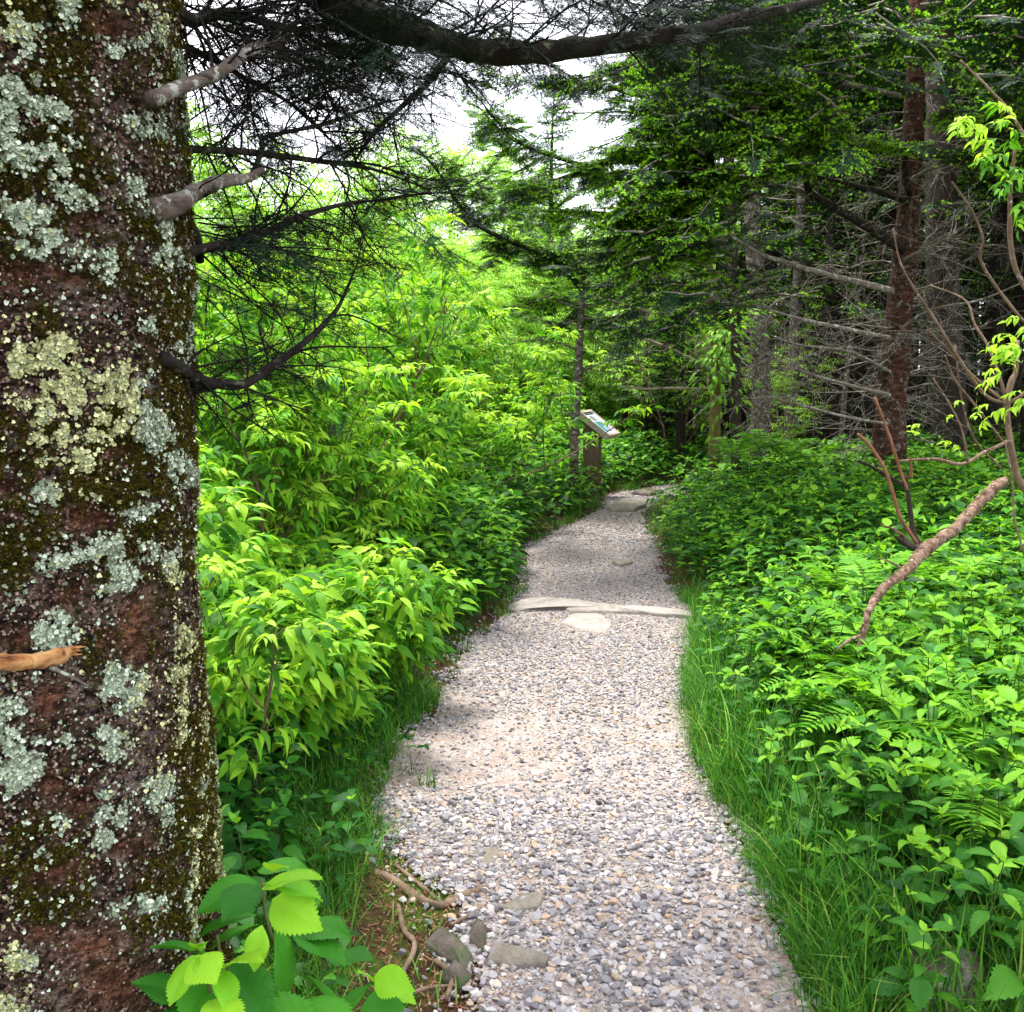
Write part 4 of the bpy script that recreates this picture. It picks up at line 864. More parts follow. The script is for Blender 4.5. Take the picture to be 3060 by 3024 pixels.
hero('red_barked_fir', 'stout reddish barked fir with black bare limbs standing in the right bank herbs', [(888, 500), (890, 440), (892, 390), (897, 335), (904, 260), (910, 190), (914, 110), (917, 20), (920, -150)], 9.5, [.175, .15, .135, .12, .105, .09, .075, .045], 
     [([(903, 250), (880, 234), (853, 218), (825, 202), (809, 191), (806, 172), (809, 156), (815, 138)], [9.4, 9.0, 8.8], [.045, .042, .036, .03, .022, .014], None, (.7, .1, .2, 8)),
      ([(910, 196), (905, 170), (906, 150), (892, 151), (871, 151), (835, 141), (807, 130), (779, 108), (757, 83), (735, 62)], [9.4, 8.8, 8.2, 8.0], [.036, .03, .024, .018, .012, .006], 1, (.95, .10, .35, 20)),
      ([(908, 202), (880, 192), (853, 185), (816, 176)], [9.4, 9.0], [.03, .03, .022, .016, .01], None, (.6, .1, .2, 6)),
      ([(815, 196), (790, 188), (765, 186), (700, 186)], [9.0, 9.3], [.026, .02, .012], None, (.5, .1, .2, 4)),
      ([(892, 291), (860, 283), (835, 277), (783, 262), (757, 252), (715, 226)], [9.3, 8.9, 8.7], [.032, .028, .022, .012], None, (.7, .1, .2, 14)),
      ([(890, 338), (850, 330), (801, 319), (770, 310)], [9.3, 9.0], [.022, .018, .008], None, (.7, .1, .2, 12)),
      ([(890, 395), (845, 384), (801, 371), (763, 352)], [9.3, 8.9], [.018, .014, .006], None, (.9, .1, .2, 16)),
      ([(888, 424), (850, 418), (800, 405), (760, 395)], [9.3, 8.9], [.016, .012, .005], None, (.9, .1, .2, 14)),
      ([(890, 372), (850, 352), (800, 345), (770, 335)], [9.3, 8.8], [.016, .012, .005], None, (.9, .1, .2, 16)),
      ([(898, 330), (930, 310), (980, 300), (1024, 282)], [9.4, 9.0], [.016, .012, .006], None, (.8, .1, .2, 12)),
      ([(902, 260), (950, 236), (1000, 200)], [9.4, 9.0], [.018, .012, .006], None, (.8, .1, .2, 12)),
      ([(910, 180), (960, 150), (1010, 110)], [9.4, 8.8], [.02, .014, .006], 0, (.8, .12, .3, 6)),
      ([(724, 41), (745, 48), (780, 62), (812, 72), (850, 84), (900, 96)], [8.3, 8.6, 9.0], [.014, .02, .022, .024], None, (.5, .1, .2, 6)),
      ([(912, 60), (870, 40), (830, 30), (790, 28)], [9.4, 8.6], [.02, .016, .006], 0, (.95, .11, .1, 12))], 'firbark', 41, extra=r1x, dead=84, dtz=(.10, .75), deadL=.95, bmp=.12, sides=20)
hero('grey_barked_fir', 'mid sized grey barked fir in the wood left of the reddish fir', [(762, 420), (761, 380), (759, 330), (756, 270), (751, 200), (748, 100), (746, -60)], 12.5, [.125, .118, .11, .10, .085, .06],
     [([(757, 380), (735, 372), (722, 364)], [12.5, 12.2], [.02, .012, .006], None, (.4, .1, .2, 4)), ([(758, 320), (780, 300), (820, 290)], [12.5, 12.2], [.02, .012, .006], None, (.7, .1, .2, 10)), ([(757, 300), (720, 290), (680, 300)], [12.5, 12.2], [.02, .012, .006], 0, (.8, .12, .2, 8))], 'greybark', 51, dead=34, dtz=(.08, .8), deadL=.9, bmp=.14)
hero('narrow_fir', 'narrow pale barked fir right of the grey barked fir', [(790, 425), (792, 380), (794, 340), (797, 290), (800, 230), (804, 120), (808, -20)], 14.5, [.085, .08, .07, .06, .04], [], 'greybark', 61, dead=30, dtz=(.08, .8), deadL=.8, bmp=.14)
hero('bare_pole_tree', 'thin leaning bare pole between the narrow fir and reddish fir', [(840, 425), (846, 380), (853, 330), (860, 280), (866, 225), (872, 170)], 13.0, [.035, .032, .028, .02, .012], [([(852, 330), (866, 300), (880, 280)], [13, 13.2], [.014, .008], None, (.4, .1, .2, 3)), ([(862, 262), (850, 240), (842, 215)], [13, 13.2], [.012, .006], None, (.4, .1, .2, 3))], 'greybark', 71)
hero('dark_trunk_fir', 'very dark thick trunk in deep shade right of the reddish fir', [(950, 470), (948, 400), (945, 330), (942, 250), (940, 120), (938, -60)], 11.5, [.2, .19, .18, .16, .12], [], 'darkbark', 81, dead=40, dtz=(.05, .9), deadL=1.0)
f_, _ = hero('vine_clad_trunk', 'short mossy trunk wrapped in bright leaves left of the grey barked fir', [(714, 452), (715, 420), (716, 385), (715, 350), (712, 300), (708, 240)], 12.0, [.075, .068, .06, .05, .03],
     [([(714, 372), (700, 365), (688, 358), (669, 349), (650, 341), (636, 335), (626, 320)], [11.9, 11.5, 11.3], [.03, .028, .024, .018, .010], None, (.5, .1, .2, 7)), ([(712, 388), (690, 389), (669, 388), (645, 389), (619, 386)], [11.9, 11.5], [.02, .018, .014, .008], None, (.5, .1, .2, 8)), ([(700, 366), (696, 350), (698, 335)], [11.7, 11.6], [.018, .014, .012], None, (.3, .1, .2, 2))], 'mossbark', 91, thick='palelimb', lmat='palelimb', dead=8, dtz=(.3, .8), deadL=.6, bmp=.15)
a = Acc(); n = 420; q = rng.normal(0, 1, (n, 3)); T = P(722, 352, 11.6) + q * np.array([.17, .14, .30]); T[:, 0] += .12 * np.maximum(0, q[:, 2]); D = q * [1, 1, .3] + [0, -.4, -.3]
Rm = frames(D, rng.normal(0, .5, n)); lf = [(*leaf(.075, .028, 4, .2, .5), np.zeros(99, int)) for _ in range(1)]; V_, F_ = leaf(.10, .036, 4, .2, .5); a.scatter((V_, F_, np.zeros(len(F_), int)), Rm, T, rng.uniform(.7, 1.3, n)); child(a, 'vine', ['herb_young'], f_)

# ------------------------------------------------------------------ forest behind (shared meshes)
FV = []
for s, (H, live, wd) in enumerate(((10.5, 3.2, 1.7), (12, 4.2, 1.9), (8.5, 2.2, 1.5), (11, 3.0, 2.0))):
    f, tr = fir_tree(200 + s, H, .11 + .02 * s, live, wd); 
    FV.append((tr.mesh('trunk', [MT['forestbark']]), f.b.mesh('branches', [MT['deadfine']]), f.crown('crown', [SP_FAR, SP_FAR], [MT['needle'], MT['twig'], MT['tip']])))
def put_fir(v, x, y, rz, s, label, group='dark firs filling the wood on the right', name='forest_fir'):
    z = float(height(x, y)[0]) - .03; t = FV[v]; return put_plant(name, [('trunk', t[0]), ('branches', t[1]), ('crown', t[2])], (x, y, z), rz, s, label, 'tree', group)
k = 0
def at(px, d): return (px - 512) / FPX * d
spots = [(722, 17.5), (738, 19), (765, 17), (785, 20), (815, 17), (838, 19.5), (862, 16), (880, 20), (905, 16.5), (930, 19), (958, 16), (985, 19), (1010, 15), (1040, 17), (1075, 15), (1040, 11.5), (990, 13), (1090, 10), (880, 13.2), (825, 14.2), (1130, 8)]
for k, (px_, d_) in enumerate(spots):
    put_fir(k % 4, at(px_, d_), d_, k * 1.3, rng.uniform(.85, 1.1), 'dark fir with dead lower twigs added around the wood to keep light out')
for px_, d_ in [(1180, 9), (1250, 12), (1190, 15), (1280, 18), (1180, 21), (1400, 14), (1350, 9), (1300, 25), (1180, 30), (740, 33), (790, 34), (840, 33), (890, 34), (940, 33), (990, 34), (1040, 33), (1100, 32), (700, 34), (1150, 26), (1060, 28), (1240, 33)]:  # rows beyond the frame and at the back, added to darken the wood
    k += 1; put_fir(k % 4, at(px_, d_), d_, k * 1.3, rng.uniform(1.0, 1.2), 'dark fir with dead lower twigs added around the wood to keep light out')
for px_, d_ in [(750, 25), (800, 26), (850, 25), (900, 26), (950, 25), (1000, 26), (1060, 24), (1120, 22)]:
    k += 1; put_fir(k % 4, at(px_, d_), d_, k * 1.3, rng.uniform(1.0, 1.2), 'dark fir with dead lower twigs added around the wood to keep light out')
for px_, d_, s in [(625, 17.5, .36), (645, 16.5, .40), (662, 16, .42), (680, 15.5, .45), (655, 19, .5), (608, 19.5, .4), (640, 22, .42), (668, 20, .5), (690, 23, .6), (712, 20, .62), (655, 27, .6), (700, 28, .75), (730, 22, .55), (752, 21.5, .5), (775, 22.5, .55), (798, 21, .5), (822, 22, .55), (846, 21, .5), (870, 22, .55), (893, 21.5, .5), (918, 22, .55), (942, 21, .5), (968, 22, .55), (995, 21, .5), (1020, 22, .55), (1050, 20, .55), (760, 28, .8), (810, 29, .8), (860, 28, .8), (910, 29, .8), (960, 28, .8), (1010, 29, .8), (735, 18, .42), (845, 17.5, .4), (930, 17, .42), (1000, 17, .45), (690, 17, .38), (665, 17.5, .33), (780, 16, .33), (970, 14.5, .36)]:
    k += 1; put_fir(2, at(px_, d_), d_, k * 1.7, s, 'small shade fir filling the gaps between trunks of the dark wood', 'understorey firs between the trunks', 'understorey_fir')
put_fir(2, at(549, 19), 19, .4, .78, 'pointed young fir whose dark tip stands against the sky', None, 'young_fir')
put_fir(3, at(527, 30), 30, .4, .60, 'hazy distant fir poking above the light green tree', None, 'distant_fir')

# ------------------------------------------------------------------ light green broadleaf trees beyond the clearing
def broad_tree(seed, H, Wd, n, zc=.55):
    r = np.random.default_rng(seed); tr = Acc(); fo = Acc()
    for k in range(7):
        a_ = r.uniform(0, 6.28); b = np.array([math.cos(a_), math.sin(a_), 0]) * .25; e = np.array([math.cos(a_) * Wd * r.uniform(.2, .8), math.sin(a_) * Wd * r.uniform(.2, .8), H * r.uniform(.65, .9)])
        pts = catmull([b - [0, 0, .2], b + (e - b) * [.3, .3, .5] + r.normal(0, .1, 3), e], 10); tube(tr, pts, [.07, .045, .015], 6, 0, .1)
        for q in range(9):
            i_ = r.integers(3, 9); a2 = r.uniform(0, 6.28); e2_ = pts[i_] + np.array([math.cos(a2), math.sin(a2), .6]) * r.uniform(.4, 1.1); tube(tr, np.array([pts[i_], (pts[i_] + e2_) / 2 + [0, 0, .1], e2_]), [.02, .006], 3, 0, cap=False)
    nc = 90; c = r.normal(0, 1, (nc, 3)); c /= np.linalg.norm(c, axis=1, keepdims=True); c *= (r.uniform(.45, 1.0, nc) ** .5)[:, None]; c[:, 2] = c[:, 2] * .5
    c = c * [Wd, Wd, H * .9] + [0, 0, H * zc]; c[:, 2] = np.maximum(c[:, 2], H * .12)
    w_ = r.integers(0, nc, n); q = r.normal(0, 1, (n, 3)); q /= np.linalg.norm(q, axis=1, keepdims=True); T = c[w_] + q * (r.uniform(.3, 1, n) ** .4)[:, None] * np.array([.55, .55, .34]) * Wd / 2.2
    D = q * [1, 1, .25] + (T - [0, 0, H * zc]) * .25 + [0, 0, -.15]; Rm = frames(D, r.normal(0, .4, n)); v = r.integers(0, 4, n)
    for j, pr in enumerate(ASH): fo.scatter(pr, Rm[v == j], T[v == j], r.uniform(.9, 1.5, (v == j).sum()))
    return tr.mesh('trunk', [MT['greybark']]), fo.mesh('crown', [MT['ash'], MT['stem'], MT['ash']])
BT = [broad_tree(300, 6.3, 2.9, 11000), broad_tree(301, 4.6, 2.6, 8000)]
for px_, d_, v, s, rz, lab in ((428, 25, 0, 1.10, 0, 'rounded light green tree whose dome meets the white sky'), (545, 26, 0, .84, 2.0, 'light green tree right of the domed tree, below the young fir'), (610, 23, 1, 1.0, 1.0, 'pale green tree behind the thin fir beside the exhibit'),
                           (350, 19, 0, .62, 3.0, 'light green tree behind the elder thicket, left of the dome'), (195, 17, 0, .72, 4.0, 'tall light green tree seen through dead twigs near the big trunk'), (150, 16, 1, 1.15, 2.2, 'leafy green tree right behind the big lichen trunk'), (500, 20, 1, .85, 5.0, 'low bushy green tree in front of the domed tree'), (425, 17.5, 1, .80, 1.2, 'bushy pale tree with visible grey stems in mid clearing'), (575, 19, 1, .72, 3.3, 'low light green bush tree left of the dark wood'), (330, 24, 0, .78, 5.5, 'light green crown half hidden behind the elder thicket')):
    x_ = at(px_, d_); put_plant('broadleaf_tree', [('trunk', BT[v][0]), ('crown', BT[v][1])], (x_, d_, float(height(x_, d_)[0])), rz, s, lab, 'tree')

AS = shrub_meshes(430, 3.4, 4, .45, ASH, .8, .9, lmats=('ash', 'stem', 'elder_young'), start=.45)
for px_, d_, s_, lab in ((668, 15.5, .95, 'lime leaved rowan sapling showing under the spreading fir boughs'), (795, 13.6, .6, 'small rowan sapling in front of the narrow fir')):
    put_plant('rowan_sapling', [('stems', AS[0]), ('foliage', AS[1])], (at(px_, d_), d_, float(height(at(px_, d_), d_)[0])), px_, s_, lab, 'sapling')
# ------------------------------------------------------------------ elder shrubs on the left
SL = []
for q in range(5):
    V_, F_ = leaf(.085, .045, 5, .2, .4, .1, seed=q); SL.append((V_ + np.array([0, .02, 0]), F_, np.zeros(len(F_), int)))
EV = [shrub_meshes(400, 2.7, 7, .5, ELN, .35, .50, start=.45), shrub_meshes(401, 1.6, 6, .7, ELN, .3, .62, start=.3), shrub_meshes(402, 2.9, 7, .45, ELN, .4, .50, start=.5), shrub_meshes(403, 1.0, 6, .8, ELN, .25, .95, start=.25)]
EF = [shrub_meshes(410, 2.6, 9, .7, ELF, .4, .95), shrub_meshes(411, 1.5, 9, .9, SL, .4, 2.6, lmats=('elder', 'stem', 'elder_young'), lsz=1.1)]
GE = 'elder shrubs crowding the left side of the path'
for px_, d_, v, s, rz, lab in (
    (236, 3.5, 1, .78, 0, 'nearest elder shrub, arching leaves touching the big trunk edge'), (290, 4.1, 3, .85, 1, 'low dark leaved elder under the arching leaves by the grass'),
    (322, 4.8, 3, .80, 2, 'drooping elder shrub hanging toward the gravel edge'), (300, 5.1, 2, .70, 3, 'tall elder with bare stems in the middle of the thicket'),
    (225, 5.0, 0, .74, 4, 'tall elder with curved brown stem beside the big trunk'), (345, 5.9, 1, .85, 5, 'bushy elder with hanging clustered leaflets mid thicket'),
    (340, 6.6, 0, .84, .5, 'highest pale leaved elder against the domed tree'), (265, 7.2, 2, .74, 1.5, 'elder rising behind the curved dead limb'),
    (372, 7.4, 1, .9, 2.5, 'elder shrub with upright dark stems near the path bend'), (425, 9.0, 3, .9, 3.5, 'low elder spilling over herbs before the ledge'),
    (205, 8.5, 0, .95, 4.5, 'elder half hidden behind the lichen trunk')):
    x_ = at(px_, d_); m_ = EV[v]; put_plant('elder_shrub', [('stems', m_[0]), ('foliage', m_[1])], (x_, d_, float(height(x_, d_)[0])), rz, s, lab, 'shrub')
for n_, (px_, d_, v, s) in enumerate(((400, 9.5, 0, .95), (330, 10, 0, 1.1), (440, 11, 1, .9), (250, 11, 0, 1.15), (490, 12.8, 1, .75), (430, 12.5, 0, .9), (370, 13.5, 0, 1.0), (495, 14.5, 1, .95), (545, 16, 1, .85), (450, 15.5, 0, .85), (300, 14, 0, 1.15), (590, 18, 1, .8), (540, 18, 0, .8), (220, 14, 0, 1.1), (480, 18, 0, .95), (400, 17, 0, 1.0)  )):
    x_ = at(px_, d_); m_ = EF[v]; put_plant('thicket_shrub', [('stems', m_[0]), ('foliage', m_[1])], (x_, d_, float(height(x_, d_)[0])), n_ * .9, s, 'light green leafy shrub massed in the sunny clearing behind the elders', 'shrub', 'leafy shrubs massed in the clearing')

# ------------------------------------------------------------------ nettle-like plant at the lower left, its leaves placed one by one
wp = empty('woodland_nettle', tuple(P(300, 1100, 1.85)[:2]) + (0,)); tag(wp, 'big bright toothed leaf plant at the foot of the lichen trunk', 'plant')
st = Acc(); lv = Acc(); cz = np.array([wp.location.x, wp.location.y, 0])
def bigleaf(p, tip_px, L, W, m, seed, fold=.22, roll=0.0, dd=0.0):
    e = P(tip_px[0], tip_px[1], p[1] + dd); D = norm(e - p); V_, F_ = vleaf(L, W, 30, 5, fold, .26, .12, seed=seed)
    Rm_ = frames(D[None] + np.array([[0, 0, .0]]), np.array([roll]))[0] @ e2m(.14, 0, 0); lv.add(V_ @ Rm_.T + p, F_, m)
stems = {'A': [(305, 1100), (300, 1020), (268, 925), (262, 880)], 'B': [(250, 1100), (225, 1030), (200, 955), (190, 935)], 'C': [(270, 1120), (236, 1000), (222, 960), (217, 935)], 'D': [(350, 1100), (370, 1040), (377, 985), (370, 972)]}
for kk, pt in stems.items():
    dd = {'A': 1.85, 'B': 1.62, 'C': 1.75, 'D': 1.8}[kk]; q = Pd(pt, dd); q[0] = [cz[0] + rng.normal(0, .03), cz[1] + rng.normal(0, .03), 0]; tube(st, catmull(q, 12), [.0045, .003], 6, 0)
LV = [((262, 890), (330, 868), .125, .085, 1, 1.70), ((255, 885), (228, 912), .12, .08, 0, 1.80), ((258, 882), (205, 905), .13, .08, 0, 1.86), ((262, 884), (320, 893), .12, .085, 1, 1.72), ((272, 900), (333, 935), .13, .09, 1, 1.74), ((258, 872), (320, 860), .11, .07, 0, 1.9), ((272, 872), (300, 858), .07, .035, 1, 1.8), ((270, 870), (269, 845), .055, .030, 1, 1.86),
      ((256, 915), (205, 930), .13, .085, 0, 1.84), ((258, 925), (212, 945), .12, .08, 0, 1.88), ((275, 930), (285, 990), .16, .095, 0, 1.78), ((290, 935), (352, 962), .15, .1, 0, 1.86), ((262, 925), (255, 960), .08, .05, 1, 1.66),
      ((222, 965), (172, 945), .14, .09, 0, 1.66), ((225, 968), (283, 945), .12, .07, 1, 1.62), ((222, 970), (230, 1015), .09, .05, 1, 1.60), ((230, 965), (260, 1010), .15, .1, 0, 1.7), ((215, 968), (195, 1000), .11, .09, 0, 1.66), ((200, 955), (175, 990), .09, .085, 1, 1.58), ((195, 958), (222, 990), .08, .075, 1, 1.58), ((198, 952), (190, 928), .06, .03, 1, 1.62), ((196, 950), (215, 935), .06, .035, 1, 1.62),
      ((230, 1000), (295, 985), .13, .09, 0, 1.7), ((245, 1010), (330, 1015), .15, .1, 0, 1.66), ((220, 1010), (150, 1022), .13, .09, 0, 1.6), ((300, 975), (345, 1010), .13, .1, 0, 1.8), ((377, 985), (415, 1000), .085, .06, 1, 1.76), ((374, 978), (418, 990), .10, .065, 1, 1.72), ((372, 985), (340, 1012), .1, .085, 0, 1.78), ((372, 982), (352, 962), .06, .04, 1, 1.8), ((376, 990), (385, 1030), .1, .09, 0, 1.74), ((300, 930), (350, 930), .13, .09, 0, 1.9), ((330, 960), (380, 955), .12, .08, 0, 1.95), ((210, 1000), (240, 1040), .1, .08, 1, 1.56), ((185, 1000), (150, 985), .1, .07, 0, 1.62), ((300, 1000), (360, 1030), .14, .1, 0, 1.72)]
for n_, (b, t, L, W, m_, d_) in enumerate(LV): bigleaf(P(b[0], b[1], d_), t, L * 1.0, W * 1.0, m_, n_, roll=rng.normal(0, .3), dd=rng.uniform(-.07, .03) + (-.03))
MT['nettle'] = leafmat('nettle_leaf', [(0, (.02, .13, .010)), (.5, (.04, .21, .012)), (1, (.07, .30, .016))], .35, bscale=70); MT['nettle_young'] = leafmat('nettle_young_leaf', [(0, (.16, .46, .02)), (1, (.30, .58, .03))], .4, bscale=70)
child(st, 'stems', ['stem'], wp); child(lv, 'leaves', ['nettle', 'nettle_young'], wp)

# ------------------------------------------------------------------ elder shrub at the right edge
rs = empty('edge_elder', (at(1024, 4.6), 4.6, .25)); tag(rs, 'mostly bare elder with knotted stem and a few leaf sprays at the right edge', 'shrub')
st = Acc(); fo = Acc()
def stm(pts, d, rad): q = catmull(Pd(pts, d), 24); tube(st, q, rad, 7, 0, .2); return q
stm([(1040, 560), (1030, 500), (1018, 478), (1010, 440), (1007, 404), (1012, 380), (1016, 371), (1018, 340)], 4.6, [.022, .018, .014, .016, .012, .008])
stm([(1007, 404), (985, 395), (960, 360), (935, 320), (915, 290), (900, 262), (893, 228)], [4.6, 4.4], [.009, .007, .006, .003])
stm([(1005, 402), (975, 378), (950, 352), (928, 330)], [4.6, 4.5], [.008, .006, .003])
stm([(1007, 400), (990, 350), (975, 325), (965, 300), (930, 285)], [4.6, 4.8], [.008, .006, .003]); stm([(1012, 440), (985, 452), (962, 464), (934, 459), (900, 461)], [4.6, 4.3], [.009, .008, .008, .005])
stm([(952, 182), (972, 211), (983, 239), (981, 262), (1010, 305), (1040, 340)], [4.4, 4.6], [.004, .006, .007]); stm([(1004, 443), (975, 405), (955, 380), (945, 355)], [4.6, 4.4], [.006, .005, .003])
stm([(968, 462), (962, 430), (950, 405), (933, 378)], 4.4, [.005, .003]); stm([(1007, 404), (1022, 395), (1045, 370)], 4.6, [.01, .007]); stm([(955, 345), (962, 400), (975, 440), (1003, 470)], 4.7, [.004, .005])
stm([(1026, 560), (1015, 520), (1012, 480), (1005, 440)], 4.2, [.005, .003]); stm([(1060, 200), (1015, 120), (990, 90), (960, 60)], [4.2, 4.3], [.008, .004]); stm([(1060, 330), (1016, 270), (1010, 200), (1015, 150)], [4.2, 4.2], [.011, .01, .006])
def tuftE(px_, py_, d_, n, sz, dirn=(-.6, -.3, -.1), sp=.8, m=2, jit=.03):
    for k in range(n):
        D = np.array(dirn) + rng.normal(0, sp, 3) * [1, 1, .5]; p0 = P(px_, py_, d_) + rng.normal(0, jit, 3); V_, F_, M_ = swapm(ELN[rng.integers(0, 8)], m); Rm_ = frames(D[None], rng.normal(0, .4, 1))[0]; fo.add((V_ * sz) @ Rm_.T + p0, F_, M_)
for px_, py_, n, sz in ((968, 122, 4, .72), (990, 118, 5, .8), (1012, 130, 6, .85), (1000, 165, 6, .8), (1016, 185, 5, .8), (985, 150, 4, .7), (1025, 215, 5, .8)): tuftE(px_, py_, 4.1, n, sz * .62, m=2 if px_ < 1000 else 0)
for px_, py_, n, sz in ((1003, 372, 5, .5), (1018, 350, 6, .55), (1022, 400, 5, .5), (1012, 330, 4, .4), (985, 410, 3, .35), (958, 405, 2, .3), (925, 430, 2, .3), (945, 440, 2, .3)): tuftE(px_, py_, 4.4, n, sz, m=2)
child(st, 'stems', ['elderbark'], rs); child(fo, 'foliage', ['elder', 'stem', 'elder_young'], rs)

# ------------------------------------------------------------------ broken limb lying in the right bank
bl = empty('broken_limb', tuple(P(920, 560, 4.5)[:2]) + (.35,)); tag(bl, 'flaky barked broken limb propped across the right bank herbs', 'fallen limb')
a = Acc(); q = catmull(Pd([(1004, 481), (990, 492), (954, 529), (926, 549), (908, 569), (882, 590), (866, 615)], [4.9, 4.5, 4.1, 3.9]), 50); tube(a, q, [.024, .026, .025, .029, .022, .019, .012], 14, 0, .3)
child(a, 'trunk_piece', ['brokenbark'], bl)
a = Acc(); q = catmull(Pd([(868, 612), (863, 634), (858, 652)], [3.9, 3.85]), 12); tube(a, q, [.012, .014, .008], 8, 0, .4)
q = catmull(Pd([(862, 636), (850, 640), (836, 650)], 3.85), 8); tube(a, q, [.009, .005], 7, 0, .4); child(a, 'split_end', ['brokenbark'], bl)
for pts, d_, rad, mt in (([(926, 551), (916, 540), (912, 525), (910, 509), (907, 487), (906, 476)], [4.4, 4.35], [.020, .014, .011, .010, .008], 'darkbark'), ([(907, 488), (884, 474), (870, 466), (858, 461)], [4.35, 4.2], [.010, .008, .006], 'limb'),
                         ([(907, 490), (900, 470), (889, 435), (875, 398)], [4.35, 4.2], [.008, .007, .006, .005], 'rustwood'), ([(918, 545), (908, 530), (899, 514), (886, 472), (870, 446), (858, 434)], [4.35, 4.15], [.008, .008, .008, .007, .006], 'rustwood'),
                         ([(926, 551), (910, 546), (900, 540), (893, 535)], [4.3, 4.2], [.020, .016, .010, .002], 'darkbark'), ([(910, 543), (895, 530), (880, 525)], [4.3, 4.2], [.010, .006, .002], 'brokenbark'), ([(905, 570), (890, 562), (878, 558)], [4.1, 4.0], [.007, .004, .001], 'brokenbark'), ([(911, 478), (911, 466), (910, 455)], [4.35, 4.3], [.008, .006, .001], 'rustwood')):
    a = Acc(); tube(a, catmull(Pd(pts, d_), 18), rad, 8, 0, .25); child(a, 'side_branch', [mt], bl)

# ------------------------------------------------------------------ herbs, ferns, grass
HP = [herb_proto(s, .44, 8, .115, .066, 4) for s in range(5)]; HPM = [herb_proto(s + 30, .42, 4, .115, .068, 4) for s in range(5)]
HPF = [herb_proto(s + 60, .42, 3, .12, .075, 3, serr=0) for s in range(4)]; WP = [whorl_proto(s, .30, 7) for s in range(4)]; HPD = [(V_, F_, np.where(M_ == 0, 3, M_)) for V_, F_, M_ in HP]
FN = [fern_proto(s, 6, .46) for s in range(3)]
HM = [MT['herb'], MT['herbstem'], MT['herb_young'], MT['herb_shaded']]
def pm(pr, name): a_ = Acc(); a_.add(*pr); return a_.mesh(name, HM)
def inview(xx, yy, zz, mg=60):
    px, py, f = project(np.stack([xx, yy, zz], 1)); return (px > -mg) & (px < 1024 + mg) & (f > .3) & (py < 1012 + mg * 3)
def sample(n, x0, x1, y0, y1, dens, dmin=.08):
    xx, yy = rng.uniform(x0, x1, n), rng.uniform(y0, y1, n); d, right = path_d(xx, yy); k = (d > dmin) & (rng.random(n) < dens(xx, yy, d, right)); xx, yy, d, right = xx[k], yy[k], d[k], right[k]
    zz = height(xx, yy); k = inview(xx, yy, zz + .2); return xx[k], yy[k], zz[k], d[k], right[k]
DIRT = np.array([G(*p)[:2] for p in [(330, 1200), (318, 1012), (335, 930), (352, 880), (385, 835), (480, 850), (520, 1000), (520, 1200)]])
def not_dirt(xx, yy): return ~in_poly(xx, yy, DIRT) & ~(np.hypot(xx - TX, yy - TY) < .38)
# nearest herbs: individual plants
HV = [herb_proto(s + 80, h_, 8, l_, w_, p_, vein=True) for s, h_, l_, w_, p_ in ((0, .44, .115, .066, 4), (1, .40, .13, .078, 3), (2, .48, .10, .05, 5), (3, .42, .12, .07, 4), (4, .36, .14, .085, 3), (5, .5, .11, .045, 5), (6, .4, .105, .07, 4))]
hm = [pm(p, 'leaves') for p in HV]; wm = [pm(p, 'leaves') for p in WP]; fm = Acc()
fmesh = []
for p in FN: a_ = Acc(); a_.add(*p); fmesh.append(a_.mesh('fronds', [MT['fern'], MT['herbstem']]))
def lone(name, me, x_, y_, z_, s, lab, cat, grp, tilt=(0, 0)):
    o_ = bpy.data.objects.new(name, me); col.objects.link(o_); o_.location = (x_, y_, z_); o_.scale = (s, s, s); o_.rotation_euler = (tilt[0], tilt[1], rng.uniform(0, 6.28)); return tag(o_, lab, cat, grp)
xx, yy, zz, d, right = sample(2600, .3, 2.6, 2.2, 5.2, lambda x, y, d, r: r * np.clip(.08 + d * 1.8, 0, 1) * .34)
o_ = np.argsort(yy)[:260]
for k in o_: s_ = rng.uniform(.8, 1.15) * (.55 + .45 * min(1, d[k] / .45)); lone('leafy_herb', hm[rng.integers(0, 7)], xx[k], yy[k], zz[k], s_, 'toothed leafy herb in the dense bank on the right of the gravel path', 'plant', 'toothed herbs on the right bank', (rng.normal(0, .15), rng.normal(0, .15)))
nh = max(yy[o_])
xx, yy, zz, d, right = sample(260, -1.3, 0, 2.2, 3.9, lambda x, y, d, r: (~r) * not_dirt(x, y) * np.clip((d - .1) * 2, 0, .7))
for k in range(min(34, len(xx))): lone('low_herb', wm[rng.integers(0, 4)], xx[k], yy[k], zz[k], rng.uniform(.6, .95), 'low dark green herb with whorled leaves between the big trunk and path', 'plant', 'low herbs by the big trunk', (rng.normal(0, .15), 0))
for px_, py_, s_ in ((352, 758, .62), (335, 772, .55), (412, 733, .5), (880, 960, .7), (1000, 900, .9), (930, 880, .7), (960, 930, .8), (895, 800, .8), (945, 830, .9)):
    g_ = G(px_, py_ + 45, .0); z_ = float(height(g_[0], g_[1])[0]); lone('low_herb', wm[rng.integers(0, 4)], g_[0], g_[1], z_, s_, 'bright four leaved herb standing clear of the grass beside the path', 'plant', 'bright four leaved herbs')
